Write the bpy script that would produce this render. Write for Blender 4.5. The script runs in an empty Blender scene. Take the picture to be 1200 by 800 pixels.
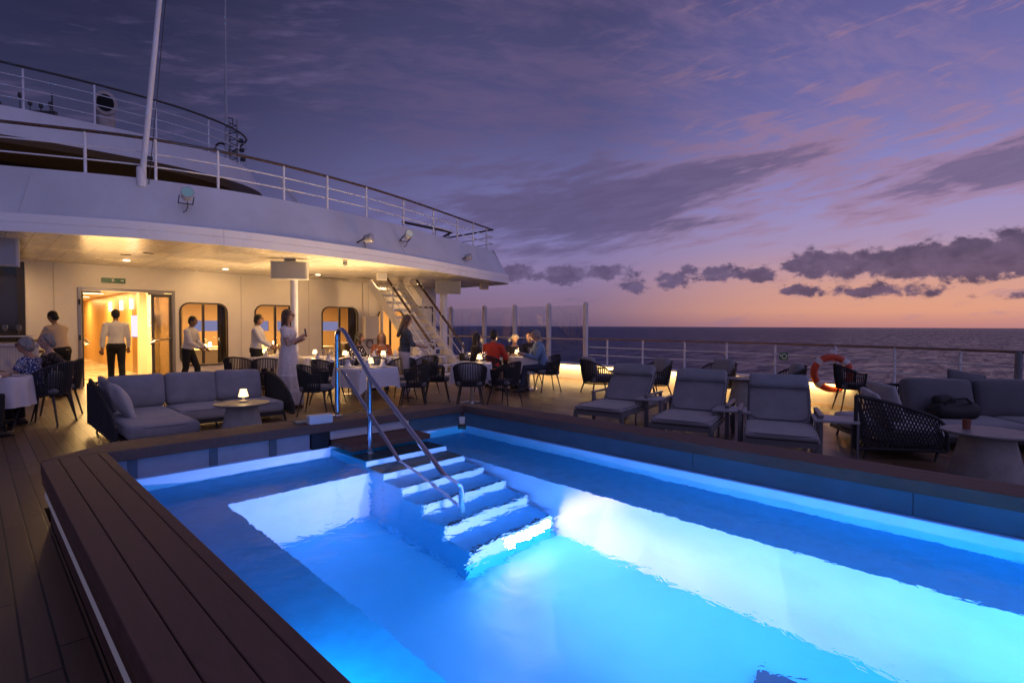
import bpy, math, random
from mathutils import Vector, Matrix, Euler
random.seed(7)
R = math.radians
PI = math.pi
S = bpy.context.scene
COL = S.collection

# ------------------------------------------------------------------ camera
cam_d = bpy.data.cameras.new("camera")
cam = bpy.data.objects.new("camera", cam_d)
COL.objects.link(cam)
S.camera = cam
cam_d.sensor_width = 36.0
cam_d.lens = 36.0 * 631.15 / 1200.0
cam_d.clip_start = 0.05
cam_d.clip_end = 80000.0
_yaw, _pit, _rol = R(45.17), R(1.65), R(-0.226)
_F = Vector((math.sin(_yaw) * math.cos(_pit), math.cos(_yaw) * math.cos(_pit), -math.sin(_pit)))
_r = Vector((math.cos(_yaw), -math.sin(_yaw), 0.0))
_u = _r.cross(_F)
_r2 = _r * math.cos(_rol) - _u * math.sin(_rol)
_u2 = _r2.cross(_F)
_m = Matrix((_r2, _u2, -_F)).transposed().to_4x4()
_m.translation = Vector((0, 0, 1.45))
cam.matrix_world = _m

# ------------------------------------------------------------------ render / view
S.render.engine = 'CYCLES'
S.cycles.use_denoising = True
S.cycles.max_bounces = 10
S.cycles.diffuse_bounces = 4
S.cycles.glossy_bounces = 5
S.cycles.transmission_bounces = 8
S.cycles.transparent_max_bounces = 12
S.cycles.caustics_refractive = True
S.cycles.caustics_reflective = True
S.cycles.blur_glossy = 0.6
S.cycles.sample_clamp_indirect = 6.0
S.view_settings.view_transform = 'Standard'
S.view_settings.look = 'None'
S.view_settings.exposure = 0.0
S.view_settings.gamma = 1.0


def lin(r, g, b, k=1.0):
    f = lambda c: (c / 255.0 / 12.92) if c / 255.0 <= 0.04045 else ((c / 255.0 + 0.055) / 1.055) ** 2.4
    return (f(r) * k, f(g) * k, f(b) * k)


class NT:
    """small helper for writing node graphs as expressions"""
    def __init__(s, tree):
        s.t = tree
        s.n = tree.nodes
        s.l = tree.links

    def node(s, typ, **kw):
        n = s.n.new(typ)
        for k, v in kw.items():
            setattr(n, k, v)
        return n

    def put(s, sock, v):
        if isinstance(v, bpy.types.NodeSocket):
            s.l.new(v, sock)
        elif isinstance(v, (tuple, list)) and len(v) == 3 and sock.type == 'RGBA':
            sock.default_value = (*v, 1)
        else:
            sock.default_value = v

    def m(s, op, a, b=None, c=None, clamp=False):
        n = s.node('ShaderNodeMath', operation=op)
        n.use_clamp = clamp
        for i, v in enumerate((a, b, c)):
            if v is not None:
                s.put(n.inputs[i], v)
        return n.outputs[0]

    def smooth(s, x, a, b, lo=0.0, hi=1.0):
        n = s.node('ShaderNodeMapRange', interpolation_type='SMOOTHSTEP')
        s.put(n.inputs[0], x)
        n.inputs[1].default_value = a
        n.inputs[2].default_value = b
        n.inputs[3].default_value = lo
        n.inputs[4].default_value = hi
        return n.outputs[0]

    def mix(s, f, a, b, mode='MIX'):
        n = s.node('ShaderNodeMix', data_type='RGBA', blend_type=mode)
        s.put(n.inputs[0], f)
        s.put(n.inputs[6], a)
        s.put(n.inputs[7], b)
        return n.outputs[2]

    def ramp(s, x, stops):
        n = s.node('ShaderNodeValToRGB')
        s.put(n.inputs[0], x)
        e = n.color_ramp.elements
        while len(e) < len(stops):
            e.new(0.5)
        for i, (p, c) in enumerate(stops):
            e[i].position = p
            e[i].color = (*c, 1)
        return n.outputs[0]

    def vec(s, x, y, z):
        n = s.node('ShaderNodeCombineXYZ')
        for i, v in enumerate((x, y, z)):
            s.put(n.inputs[i], v)
        return n.outputs[0]

    def noise(s, v, scale, detail=4, rough=0.55, dist=0.0):
        n = s.node('ShaderNodeTexNoise')
        if v is not None:
            s.put(n.inputs['Vector'], v)
        n.inputs['Scale'].default_value = scale
        n.inputs['Detail'].default_value = detail
        n.inputs['Roughness'].default_value = rough
        n.inputs['Distortion'].default_value = dist
        return n.outputs[0]


# ------------------------------------------------------------------ world: dusk sky
W = bpy.data.worlds.new("World")
S.world = W
W.use_nodes = True
wt = NT(W.node_tree)
wt.n.clear()
tc = wt.node('ShaderNodeTexCoord')
nrm = wt.node('ShaderNodeVectorMath', operation='NORMALIZE')
wt.l.new(tc.outputs['Generated'], nrm.inputs[0])
sx = wt.node('ShaderNodeSeparateXYZ')
wt.l.new(nrm.outputs[0], sx.inputs[0])
dx, dy, dz = sx.outputs
el = wt.m('MULTIPLY', wt.m('ARCSINE', dz), 180 / PI)            # elevation, degrees
az = wt.m('MULTIPLY', wt.m('ARCTAN2', dx, dy), 180 / PI)        # heading from +Y, degrees
hlen = wt.m('SQRT', wt.m('ADD', wt.m('MULTIPLY', dx, dx), wt.m('ADD', wt.m('MULTIPLY', dy, dy), 1e-6)))
SUNH = 93.0
warm = wt.m('DIVIDE', wt.m('ADD', wt.m('MULTIPLY', dx, math.sin(R(SUNH))), wt.m('MULTIPLY', dy, math.cos(R(SUNH)))), hlen)
e01 = wt.m('DIVIDE', el, 90.0, clamp=True)


def sky_ramp(stops):
    return wt.ramp(e01, [(a / 90.0, lin(*c)) for a, c in stops])


SKY_R = sky_ramp([(0, (190, 124, 124)), (1.5, (226, 154, 122)), (4.0, (214, 154, 138)), (7.5, (172, 146, 182)), (12, (142, 136, 198)), (20, (108, 104, 168)), (33, (76, 72, 130)), (60, (60, 58, 108))])
SKY_M = sky_ramp([(0, (114, 90, 118)), (1.8, (134, 106, 134)), (5, (138, 118, 162)), (10, (118, 114, 174)), (20, (82, 80, 130)), (33, (58, 57, 98)), (60, (54, 53, 96))])
SKY_L = sky_ramp([(0, (84, 74, 104)), (6, (80, 76, 114)), (12, (62, 62, 100)), (20, (44, 45, 80)), (33, (29, 31, 60)), (60, (48, 48, 90))])
f1 = wt.smooth(warm, 0.05, 0.72)
f2 = wt.smooth(warm, 0.74, 1.0)
sky = wt.mix(f2, wt.mix(f1, SKY_L, SKY_M), SKY_R)
# the sky behind the ship's stern is a brighter dusk lavender
back = wt.smooth(dy, 0.1, -0.6)
sky = wt.mix(back, sky, lin(147, 139, 194))


def gauss(a, sa, e, se, rot=0.0):
    da = wt.m('SUBTRACT', az, a)
    de = wt.m('SUBTRACT', el, e)
    if rot:
        c, s_ = math.cos(R(rot)), math.sin(R(rot))
        da, de = (wt.m('ADD', wt.m('MULTIPLY', da, c), wt.m('MULTIPLY', de, s_)), wt.m('SUBTRACT', wt.m('MULTIPLY', de, c), wt.m('MULTIPLY', da, s_)))
    x = wt.m('DIVIDE', da, sa)
    y = wt.m('DIVIDE', de, se)
    return wt.m('EXPONENT', wt.m('MULTIPLY', wt.m('ADD', wt.m('MULTIPLY', x, x), wt.m('MULTIPLY', y, y)), -1.0))


def addm(*xs):
    o = xs[0]
    for x in xs[1:]:
        o = wt.m('ADD', o, x)
    return o


# high thin streaks over the whole upper sky
px = wt.m('DIVIDE', dx, wt.m('ADD', dz, 0.12))
py = wt.m('DIVIDE', dy, wt.m('ADD', dz, 0.12))
c_, s_ = math.cos(R(28)), math.sin(R(28))
qx = wt.m('SUBTRACT', wt.m('MULTIPLY', px, c_), wt.m('MULTIPLY', py, s_))
qy = wt.m('ADD', wt.m('MULTIPLY', px, s_), wt.m('MULTIPLY', py, c_))
cir = wt.noise(wt.vec(wt.m('MULTIPLY', qx, 0.55), wt.m('MULTIPLY', qy, 1.7), 1.3), 1.5, 8, 0.62, 0.6)
ripple = wt.noise(wt.vec(wt.m('MULTIPLY', qx, 2.2), wt.m('MULTIPLY', qy, 5.0), 4.0), 2.6, 5, 0.6, 0.4)
cirm = wt.m('MULTIPLY', wt.smooth(wt.m('ADD', cir, wt.m('MULTIPLY', wt.m('SUBTRACT', ripple, 0.5), 0.62)), 0.42, 0.70), wt.smooth(el, 9, 18))
sky = wt.mix(wt.m('MULTIPLY', cirm, 0.54), sky, wt.mix(f2, wt.mix(f1, lin(56, 54, 86), lin(104, 86, 128)), lin(142, 117, 160)))
# broad purple-grey stratus
n_st = wt.noise(wt.vec(wt.m('MULTIPLY', az, 0.030), wt.m('MULTIPLY', wt.m('ADD', el, wt.m('MULTIPLY', az, -0.10)), 0.16), 7.7), 2.3, 8, 0.60, 0.5)
n_fine = wt.noise(wt.vec(wt.m('MULTIPLY', az, 0.10), wt.m('MULTIPLY', wt.m('ADD', el, wt.m('MULTIPLY', az, -0.16)), 0.55), 2.2), 2.4, 6, 0.6, 0.3)
st_mask = addm(gauss(64, 15, 14.0, 2.4, 7), wt.m('MULTIPLY', gauss(50, 17, 12.6, 3.4, 4), 1.0), wt.m('MULTIPLY', gauss(58, 9, 10.3, 1.2, 2), 0.8), wt.m('MULTIPLY', gauss(89, 10.5, 13.0, 2.3, 9), 1.3), wt.m('MULTIPLY', gauss(47, 12, 7.8, 1.1, 0), 0.75), wt.m('MULTIPLY', gauss(30, 20, 21, 5, 6), 0.3))
st = addm(st_mask, wt.m('MULTIPLY', wt.m('SUBTRACT', n_st, 0.5), 1.9), wt.m('MULTIPLY', wt.m('SUBTRACT', n_fine, 0.5), 2.1))
st = wt.smooth(st, 0.12, 1.10)
st_col = wt.mix(wt.smooth(az, 50, 88), lin(88, 75, 114), lin(106, 85, 118))
st_col = wt.mix(wt.smooth(n_fine, 0.35, 0.68), st_col, wt.mix(f2, lin(94, 82, 124), lin(116, 95, 130)))
sky = wt.mix(wt.m('MULTIPLY', st, 0.82), sky, st_col)
# a lit pink lower fringe where the streaks thin out
edge = wt.m('MULTIPLY', wt.m('MULTIPLY', st, wt.m('SUBTRACT', 1.0, st)), 1.2)
sky = wt.mix(wt.m('MULTIPLY', edge, f2), sky, lin(196, 142, 160))
# low cumulus bank and small puffs along the horizon
cv = wt.vec(wt.m('MULTIPLY', az, 0.24), wt.m('MULTIPLY', el, 0.36), 11.1)
n_cu = wt.noise(cv, 2.0, 9, 0.58, 0.25)
cu_mask = addm(gauss(83.5, 9.0, 5.5, 1.35, 0), wt.m('MULTIPLY', gauss(93, 8, 5.8, 1.7, 0), 1.0), wt.m('MULTIPLY', gauss(74.5, 2.6, 5.9, 1.2, 0), 0.75), wt.m('MULTIPLY', gauss(79, 5, 3.1, 0.55, 0), 0.72), wt.m('MULTIPLY', gauss(90, 4.5, 2.6, 0.4, 0), 0.45),
               wt.m('MULTIPLY', gauss(51, 3.4, 5.4, 0.95, 0), 0.95), wt.m('MULTIPLY', gauss(45.5, 2.0, 5.5, 1.0, 0), 0.85), wt.m('MULTIPLY', gauss(56, 2.4, 5.7, 0.8, 0), 0.85),
               wt.m('MULTIPLY', gauss(61.5, 1.6, 4.7, 1.0, 0), 0.9), wt.m('MULTIPLY', gauss(66, 2.0, 5.3, 0.8, 0), 0.95), wt.m('MULTIPLY', gauss(69.7, 1.3, 5.0, 0.6, 0), 0.9), wt.m('MULTIPLY', gauss(63.3, 0.8, 5.9, 0.5, 0), 0.6),
               wt.m('MULTIPLY', gauss(58, 1.5, 4.0, 0.6, 0), 0.85), wt.m('MULTIPLY', gauss(72.5, 1.5, 3.5, 0.45, 0), 0.85), wt.m('MULTIPLY', gauss(39, 3.0, 5.6, 0.8, 0), 0.5))
n_flat = wt.noise(wt.vec(wt.m('MULTIPLY', az, 0.75), wt.m('MULTIPLY', el, 1.0), 3.3), 1.5, 7, 0.60, 0.3)
cu = addm(cu_mask, wt.m('MULTIPLY', wt.m('SUBTRACT', n_cu, 0.5), 1.9), wt.m('MULTIPLY', wt.m('SUBTRACT', n_flat, 0.5), 0.9))
cu = wt.m('MULTIPLY', wt.smooth(cu, 0.24, 0.62), wt.smooth(cu_mask, 0.06, 0.30))
cu_col = wt.mix(wt.smooth(az, 50, 86), lin(84, 70, 106), lin(70, 57, 88))
cu_col = wt.mix(wt.smooth(n_cu, 0.35, 0.75), wt.mix(wt.smooth(az, 50, 86), lin(106, 90, 130), lin(102, 82, 114)), cu_col)
sky = wt.mix(wt.m('MULTIPLY', cu, 0.93), sky, cu_col)
# below the horizon
sky = wt.mix(wt.smooth(el, 0.0, -1.0), sky, lin(40, 36, 58))
hs = wt.node('ShaderNodeHueSaturation')
hs.inputs['Saturation'].default_value = 0.94
wt.put(hs.inputs['Color'], sky)
sky = hs.outputs[0]
bg = wt.node('ShaderNodeBackground')
wt.put(bg.inputs[0], sky)
bg.inputs[1].default_value = 1.0
nish = wt.node('ShaderNodeTexSky', sky_type='NISHITA')
nish.sun_disc = False
nish.sun_elevation = R(-2.0)
nish.sun_rotation = R(SUNH)
bg2 = wt.node('ShaderNodeBackground')
wt.l.new(nish.outputs[0], bg2.inputs[0])
bg2.inputs[1].default_value = 0.006
add = wt.node('ShaderNodeAddShader')
wt.l.new(bg.outputs[0], add.inputs[0])
wt.l.new(bg2.outputs[0], add.inputs[1])
out = wt.node('ShaderNodeOutputWorld')
wt.l.new(add.outputs[0], out.inputs[0])

# afterglow sun, just under the horizon haze
sl = bpy.data.lights.new("sun", 'SUN')
sl.energy = 0.05
sl.color = (1.0, 0.62, 0.5)
sl.angle = R(35)
sun = bpy.data.objects.new("sun", sl)
COL.objects.link(sun)
_sd = Vector((math.sin(R(SUNH)) * math.cos(R(6)), math.cos(R(SUNH)) * math.cos(R(6)), math.sin(R(6))))
sun.rotation_euler = _sd.to_track_quat('Z', 'Y').to_euler()


def at(u, t):
    """ground point at distance t along the heading of photo column u"""
    k = (u - 600.0) / 631.15
    return (t * (0.709 + 0.705 * k), t * (0.705 - 0.709 * k))


def lamp(typ, loc, energy, color, parent=None, size=0.1, rot=None, spot=None, blend=0.5, name='light', sizey=None, aim=None):
    d = bpy.data.lights.new(name, typ)
    d.energy = energy
    d.color = color
    if typ == 'AREA':
        d.size = size
        if sizey:
            d.shape = 'RECTANGLE'
            d.size_y = sizey
    else:
        d.shadow_soft_size = size
    if spot:
        d.spot_size = R(spot)
        d.spot_blend = blend
    o = bpy.data.objects.new(name, d)
    COL.objects.link(o)
    o.location = loc
    if aim is not None:
        o.rotation_euler = (Vector(aim) - Vector(loc)).to_track_quat('-Z', 'Y').to_euler()
    elif rot:
        o.rotation_euler = rot
    if parent:
        o.parent = parent
    return o


# ------------------------------------------------------------------ materials
MATS = {}


def mat(name, col, rough=0.5, metal=0.0, spec=0.5, var=0.0, scale=6.0, bump=0.0, bscale=60.0, emis=None, estr=0.0, stretch=None, coat=0.0, sheen=0.0):
    if name in MATS:
        return MATS[name]
    M = bpy.data.materials.new(name)
    M.use_nodes = True
    t = NT(M.node_tree)
    b = t.n['Principled BSDF']
    b.inputs['Roughness'].default_value = rough
    b.inputs['Metallic'].default_value = metal
    b.inputs['Specular IOR Level'].default_value = spec
    if coat:
        b.inputs['Coat Weight'].default_value = coat
    if sheen:
        b.inputs['Sheen Weight'].default_value = sheen
    tcx = t.node('ShaderNodeTexCoord')
    v = tcx.outputs['Object']
    if stretch:
        mp = t.node('ShaderNodeMapping')
        mp.inputs['Scale'].default_value = stretch
        t.l.new(v, mp.inputs[0])
        v = mp.outputs[0]
    if var:
        n = t.noise(v, scale, 6, 0.6)
        f = t.smooth(n, 0.3, 0.7)
        lo = tuple(c * (1 - var) for c in col)
        hi = tuple(min(1, c * (1 + var)) for c in col)
        t.put(b.inputs['Base Color'], t.mix(f, lo, hi))
        r2 = t.smooth(n, 0.25, 0.75, max(0.02, rough - 0.08), min(1, rough + 0.08))
        t.put(b.inputs['Roughness'], r2)
    else:
        b.inputs['Base Color'].default_value = (*col, 1)
    if bump:
        n2 = t.noise(v, bscale, 4, 0.6)
        bp = t.node('ShaderNodeBump')
        bp.inputs['Strength'].default_value = bump
        bp.inputs['Distance'].default_value = 0.01
        t.l.new(n2, bp.inputs['Height'])
        t.l.new(bp.outputs[0], b.inputs['Normal'])
    if emis:
        b.inputs['Emission Color'].default_value = (*emis, 1)
        b.inputs['Emission Strength'].default_value = estr
    MATS[name] = M
    return M


def mat_planks(name, col, w, length, axis='Y', gap=0.006, rough=0.45, var=0.25, gapcol=(0.01, 0.008, 0.006), offs=0.0, bump=0.12):
    """planks: boards w wide running along an axis, butt joints every `length`"""
    if name in MATS:
        return MATS[name]
    M = bpy.data.materials.new(name)
    M.use_nodes = True
    t = NT(M.node_tree)
    b = t.n['Principled BSDF']
    g = t.node('ShaderNodeNewGeometry')
    s = t.node('ShaderNodeSeparateXYZ')
    t.l.new(g.outputs['Position'], s.inputs[0])
    a, c = (s.outputs[0], s.outputs[1]) if axis == 'Y' else (s.outputs[1], s.outputs[0])
    a = t.m('ADD', a, 50.0 + offs)
    k = t.m('DIVIDE', a, w)
    idx = t.m('FLOOR', k)
    fr = t.m('FRACT', k)
    d1 = t.m('MULTIPLY', t.m('MINIMUM', fr, t.m('SUBTRACT', 1.0, fr)), w)
    wn = t.node('ShaderNodeTexWhiteNoise', noise_dimensions='1D')
    t.l.new(idx, wn.inputs['W'])
    k2 = t.m('ADD', t.m('DIVIDE', t.m('ADD', c, 50.0), length), wn.outputs[0])
    fr2 = t.m('FRACT', k2)
    d2 = t.m('MULTIPLY', t.m('MINIMUM', fr2, t.m('SUBTRACT', 1.0, fr2)), length)
    d = t.m('MINIMUM', d1, d2)
    gm = t.smooth(d, gap * 0.35, gap)
    wn2 = t.node('ShaderNodeTexWhiteNoise', noise_dimensions='2D')
    t.l.new(t.vec(idx, t.m('FLOOR', k2), 0), wn2.inputs['Vector'])
    grain = t.noise(t.vec(t.m('MULTIPLY', a, 22.0), t.m('MULTIPLY', c, 1.6), wn2.outputs[0]), 2.2, 6, 0.65)
    wear = t.noise(t.vec(a, c, 0), 0.9, 5, 0.6)
    val = t.m('ADD', t.m('MULTIPLY', t.m('SUBTRACT', wn2.outputs[0], 0.5), var), t.m('ADD', t.m('MULTIPLY', t.m('SUBTRACT', grain, 0.5), 0.5), t.m('MULTIPLY', t.m('SUBTRACT', wear, 0.5), 0.6)))
    mul = t.m('ADD', 1.0, val)
    cc = t.mix(1.0, col, t.vec(mul, mul, mul), 'MULTIPLY')
    t.put(b.inputs['Base Color'], t.mix(gm, gapcol, cc))
    t.put(b.inputs['Roughness'], t.m('ADD', rough, t.m('MULTIPLY', t.m('SUBTRACT', wear, 0.5), 0.35), clamp=True))
    bp = t.node('ShaderNodeBump')
    bp.inputs['Strength'].default_value = bump
    bp.inputs['Distance'].default_value = 0.004
    t.l.new(t.m('ADD', gm, t.m('MULTIPLY', grain, 0.25)), bp.inputs['Height'])
    t.l.new(bp.outputs[0], b.inputs['Normal'])
    MATS[name] = M
    return M


def mat_glass(name, tint=(1, 1, 1), alpha=0.9, refl=1.0, rough=0.02):
    if name in MATS:
        return MATS[name]
    M = bpy.data.materials.new(name)
    M.use_nodes = True
    t = NT(M.node_tree)
    t.n.remove(t.n['Principled BSDF'])
    o = t.n['Material Output']
    tr = t.node('ShaderNodeBsdfTransparent')
    tr.inputs[0].default_value = (*[c * alpha for c in tint], 1)
    gl = t.node('ShaderNodeBsdfGlossy')
    gl.inputs['Roughness'].default_value = rough
    lw = t.node('ShaderNodeLayerWeight')
    lw.inputs[0].default_value = 0.5
    f5 = t.m('ADD', 0.045, t.m('MULTIPLY', 0.9, t.m('POWER', lw.outputs['Facing'], 5.0)))
    mx = t.node('ShaderNodeMixShader')
    t.put(mx.inputs[0], t.m('MULTIPLY', f5, refl, clamp=True))
    t.l.new(tr.outputs[0], mx.inputs[1])
    t.l.new(gl.outputs[0], mx.inputs[2])
    t.l.new(mx.outputs[0], o.inputs[0])
    MATS[name] = M
    return M


def mat_emit(name, col, strength, var=0.0, scale=5.0):
    if name in MATS:
        return MATS[name]
    M = bpy.data.materials.new(name)
    M.use_nodes = True
    t = NT(M.node_tree)
    t.n.remove(t.n['Principled BSDF'])
    e = t.node('ShaderNodeEmission')
    e.inputs[0].default_value = (*col, 1)
    e.inputs[1].default_value = strength
    t.l.new(e.outputs[0], t.n['Material Output'].inputs[0])
    MATS[name] = M
    return M


def mat_water_pool():
    M = bpy.data.materials.new('pool water')
    M.use_nodes = True
    t = NT(M.node_tree)
    t.n.remove(t.n['Principled BSDF'])
    g = t.node('ShaderNodeBsdfRefraction')
    g.inputs['IOR'].default_value = 1.333
    g.inputs['Roughness'].default_value = 0.0
    gl = t.node('ShaderNodeBsdfGlossy')
    gl.inputs['Roughness'].default_value = 0.03
    fr = t.node('ShaderNodeFresnel')
    fr.inputs[0].default_value = 1.333
    geo = t.node('ShaderNodeNewGeometry')
    # seen from below the surface keeps its total reflection; from above it is a calm, weak mirror
    fac = t.m('MULTIPLY', fr.outputs[0], t.m('ADD', 0.40, t.m('MULTIPLY', geo.outputs['Backfacing'], 0.60)))
    mx = t.node('ShaderNodeMixShader')
    t.put(mx.inputs[0], fac)
    t.l.new(g.outputs[0], mx.inputs[1])
    t.l.new(gl.outputs[0], mx.inputs[2])
    tcx = t.node('ShaderNodeTexCoord')
    n1 = t.noise(tcx.outputs['Object'], 4.2, 4, 0.55, 0.4)
    n2 = t.noise(tcx.outputs['Object'], 14.0, 3, 0.5, 0.3)
    h = t.m('ADD', t.m('MULTIPLY', n1, 0.0095), t.m('MULTIPLY', n2, 0.0008))
    bp = t.node('ShaderNodeBump')
    bp.inputs['Strength'].default_value = 1.0
    bp.inputs['Distance'].default_value = 1.0
    t.l.new(h, bp.inputs['Height'])
    for q in (g, gl, fr):
        t.l.new(bp.outputs[0], q.inputs['Normal'])
    t.l.new(mx.outputs[0], t.n['Material Output'].inputs[0])
    return M


def mat_sea():
    M = bpy.data.materials.new('sea water')
    M.use_nodes = True
    t = NT(M.node_tree)
    t.n.remove(t.n['Principled BSDF'])
    g = t.node('ShaderNodeNewGeometry')
    mp = t.node('ShaderNodeMapping')
    mp.inputs['Scale'].default_value = (0.30, 1.0, 1.0)
    mp.inputs['Rotation'].default_value = (0, 0, R(-20))
    t.l.new(g.outputs['Position'], mp.inputs[0])
    n1 = t.noise(mp.outputs[0], 0.16, 5, 0.62, 0.5)
    n2 = t.noise(mp.outputs[0], 0.60, 5, 0.62, 0.3)
    n3 = t.noise(mp.outputs[0], 0.025, 3, 0.5, 0.2)
    df = t.node('ShaderNodeBsdfDiffuse')
    df.inputs[0].default_value = (0.026, 0.036, 0.080, 1)
    gl = t.node('ShaderNodeBsdfGlossy')
    gl.inputs['Roughness'].default_value = 0.10
    gl.inputs[0].default_value = (0.62, 0.72, 1.0, 1)
    lw = t.node('ShaderNodeLayerWeight')
    lw.inputs[0].default_value = 0.5
    mx = t.node('ShaderNodeMixShader')
    # a rough sea reflects only about a third of the low sky at grazing angles
    facet = t.smooth(t.m('ADD', t.m('MULTIPLY', n1, 0.6), t.m('MULTIPLY', n2, 0.4)), 0.38, 0.64, 0.45, 1.65)
    t.put(mx.inputs[0], t.m('MULTIPLY', facet, t.m('ADD', 0.03, t.m('MULTIPLY', 0.36, t.m('POWER', lw.outputs['Facing'], 3.0)))))
    t.l.new(df.outputs[0], mx.inputs[1])
    t.l.new(gl.outputs[0], mx.inputs[2])
    t.l.new(mx.outputs[0], t.n['Material Output'].inputs[0])
    h = t.m('ADD', t.m('MULTIPLY', n1, 4.5), t.m('ADD', t.m('MULTIPLY', n2, 0.9), t.m('MULTIPLY', n3, 7.0)))
    bp = t.node('ShaderNodeBump')
    bp.inputs['Strength'].default_value = 1.0
    bp.inputs['Distance'].default_value = 1.0
    t.l.new(h, bp.inputs['Height'])
    t.l.new(bp.outputs[0], gl.inputs['Normal'])
    t.l.new(bp.outputs[0], lw.inputs['Normal'])
    return M


# ------------------------------------------------------------------ mesh builder
class MB:
    def __init__(s):
        s.v = []
        s.f = []
        s.tr = None

    def add(s, vs, fs):
        o = len(s.v)
        if s.tr is not None:
            vs = [tuple(s.tr @ Vector(v)) for v in vs]
        s.v += [tuple(v) for v in vs]
        s.f += [tuple(i + o for i in f) for f in fs]
        return s

    def box(s, c, d, rz=0.0, rot=None):
        hx, hy, hz = d[0] / 2, d[1] / 2, d[2] / 2
        vs = [Vector((x, y, z)) for x in (-hx, hx) for y in (-hy, hy) for z in (-hz, hz)]
        m = Euler(rot).to_matrix() if rot else Matrix.Rotation(rz, 3, 'Z')
        c = Vector(c)
        vs = [m @ v + c for v in vs]
        return s.add(vs, [(0, 1, 3, 2), (4, 6, 7, 5), (0, 4, 5, 1), (2, 3, 7, 6), (0, 2, 6, 4), (1, 5, 7, 3)])

    def span(s, a, b):
        return s.box([(a[i] + b[i]) / 2 for i in range(3)], [abs(b[i] - a[i]) for i in range(3)])

    def beam(s, a, b, w, h):
        """box from a to b, w wide, h high in its local up"""
        a, b = Vector(a), Vector(b)
        d = b - a
        q = d.to_track_quat('X', 'Z').to_matrix()
        L = d.length
        vs = [q @ Vector((x, y, z)) + a for x in (0, L) for y in (-w / 2, w / 2) for z in (-h / 2, h / 2)]
        return s.add(vs, [(0, 1, 3, 2), (4, 6, 7, 5), (0, 4, 5, 1), (2, 3, 7, 6), (0, 2, 6, 4), (1, 5, 7, 3)])

    def rbox(s, c, d, r=0.03, n=5, puff=0.0, rot=None, rz=0.0, wob=0.0):
        """rounded, slightly puffed cushion box"""
        h = Vector((d[0] / 2, d[1] / 2, d[2] / 2))
        m = Euler(rot).to_matrix() if rot else Matrix.Rotation(rz, 3, 'Z')
        c = Vector(c)
        ph = random.random() * 10
        idx = {}
        vs, fs = [], []

        def coord(i):
            x = i / n
            return x

        def vert(p):
            key = (round(p[0], 5), round(p[1], 5), round(p[2], 5))
            if key in idx:
                return idx[key]
            q = Vector((p[0] * h[0], p[1] * h[1], p[2] * h[2]))
            inner = Vector((max(-h[k] + r, min(h[k] - r, q[k])) if h[k] > r else 0.0 for k in range(3)))
            dv = q - inner
            if dv.length > 1e-9:
                q = inner + dv.normalized() * min(r, dv.length * 1.0 if dv.length < r else r)
            if puff:
                ax = min(range(3), key=lambda k: d[k])
                o = [k for k in range(3) if k != ax]
                w_ = (1 - p[o[0]] ** 2) * (1 - p[o[1]] ** 2)
                q[ax] += math.copysign(puff * w_, p[ax]) * (abs(p[ax]))
            if wob:
                q += Vector((math.sin(9 * q.y + ph), math.sin(8 * q.z + ph * 2), math.sin(7 * q.x + 6 * q.y + ph))) * wob
            idx[key] = len(vs)
            vs.append(m @ q + c)
            return idx[key]
        # non-uniform spacing gives round corners some faces
        g = [-1, -0.96, -0.88] + [-0.6 + 1.2 * i / n for i in range(n + 1)] + [0.88, 0.96, 1]
        for ax in range(3):
            o = [(ax + 1) % 3, (ax + 2) % 3]
            for sg in (-1, 1):
                for i in range(len(g) - 1):
                    for j in range(len(g) - 1):
                        q = []
                        for (a, b) in ((i, j), (i + 1, j), (i + 1, j + 1), (i, j + 1)):
                            p = [0, 0, 0]
                            p[ax] = sg
                            p[o[0]] = g[a]
                            p[o[1]] = g[b]
                            q.append(vert(p))
                        if len(set(q)) == 4:
                            fs.append(tuple(q) if sg > 0 else tuple(reversed(q)))
        return s.add(vs, fs)

    def tube(s, pts, r, n=8, closed=False):
        pts = [Vector(p) for p in pts]
        N = len(pts)
        rr = r if isinstance(r, (list, tuple)) else [r] * N
        vs, fs = [], []
        up = None
        for i, p in enumerate(pts):
            if closed:
                d = pts[(i + 1) % N] - pts[i - 1]
            else:
                d = pts[min(i + 1, N - 1)] - pts[max(i - 1, 0)]
            if d.length < 1e-9:
                d = Vector((0, 0, 1))
            d.normalize()
            if up is None:
                up = Vector((0, 0, 1)) if abs(d.z) < 0.9 else Vector((1, 0, 0))
            x = up.cross(d)
            if x.length < 1e-6:
                x = Vector((1, 0, 0)).cross(d)
            x.normalize()
            y = d.cross(x)
            up = y
            for k in range(n):
                a = 2 * PI * k / n
                vs.append(p + (x * math.cos(a) + y * math.sin(a)) * rr[i])
        for i in range(N if closed else N - 1):
            for k in range(n):
                a, b = i * n + k, i * n + (k + 1) % n
                c, d_ = ((i + 1) % N) * n + (k + 1) % n, ((i + 1) % N) * n + k
                fs.append((a, b, c, d_))
        if not closed:
            fs.append(tuple(reversed(range(n))))
            fs.append(tuple((N - 1) * n + k for k in range(n)))
        return s.add(vs, fs)

    def lathe(s, prof, c=(0, 0, 0), n=20, sx=1.0, sy=1.0, cap=True):
        vs, fs = [], []
        for (r, z) in prof:
            for k in range(n):
                a = 2 * PI * k / n
                vs.append((c[0] + r * sx * math.cos(a), c[1] + r * sy * math.sin(a), c[2] + z))
        for i in range(len(prof) - 1):
            for k in range(n):
                a, b = i * n + k, i * n + (k + 1) % n
                fs.append((a, b, b + n, a + n))
        if cap:
            fs.append(tuple(reversed(range(n))))
            o = (len(prof) - 1) * n
            fs.append(tuple(o + k for k in range(n)))
        return s.add(vs, fs)

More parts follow.
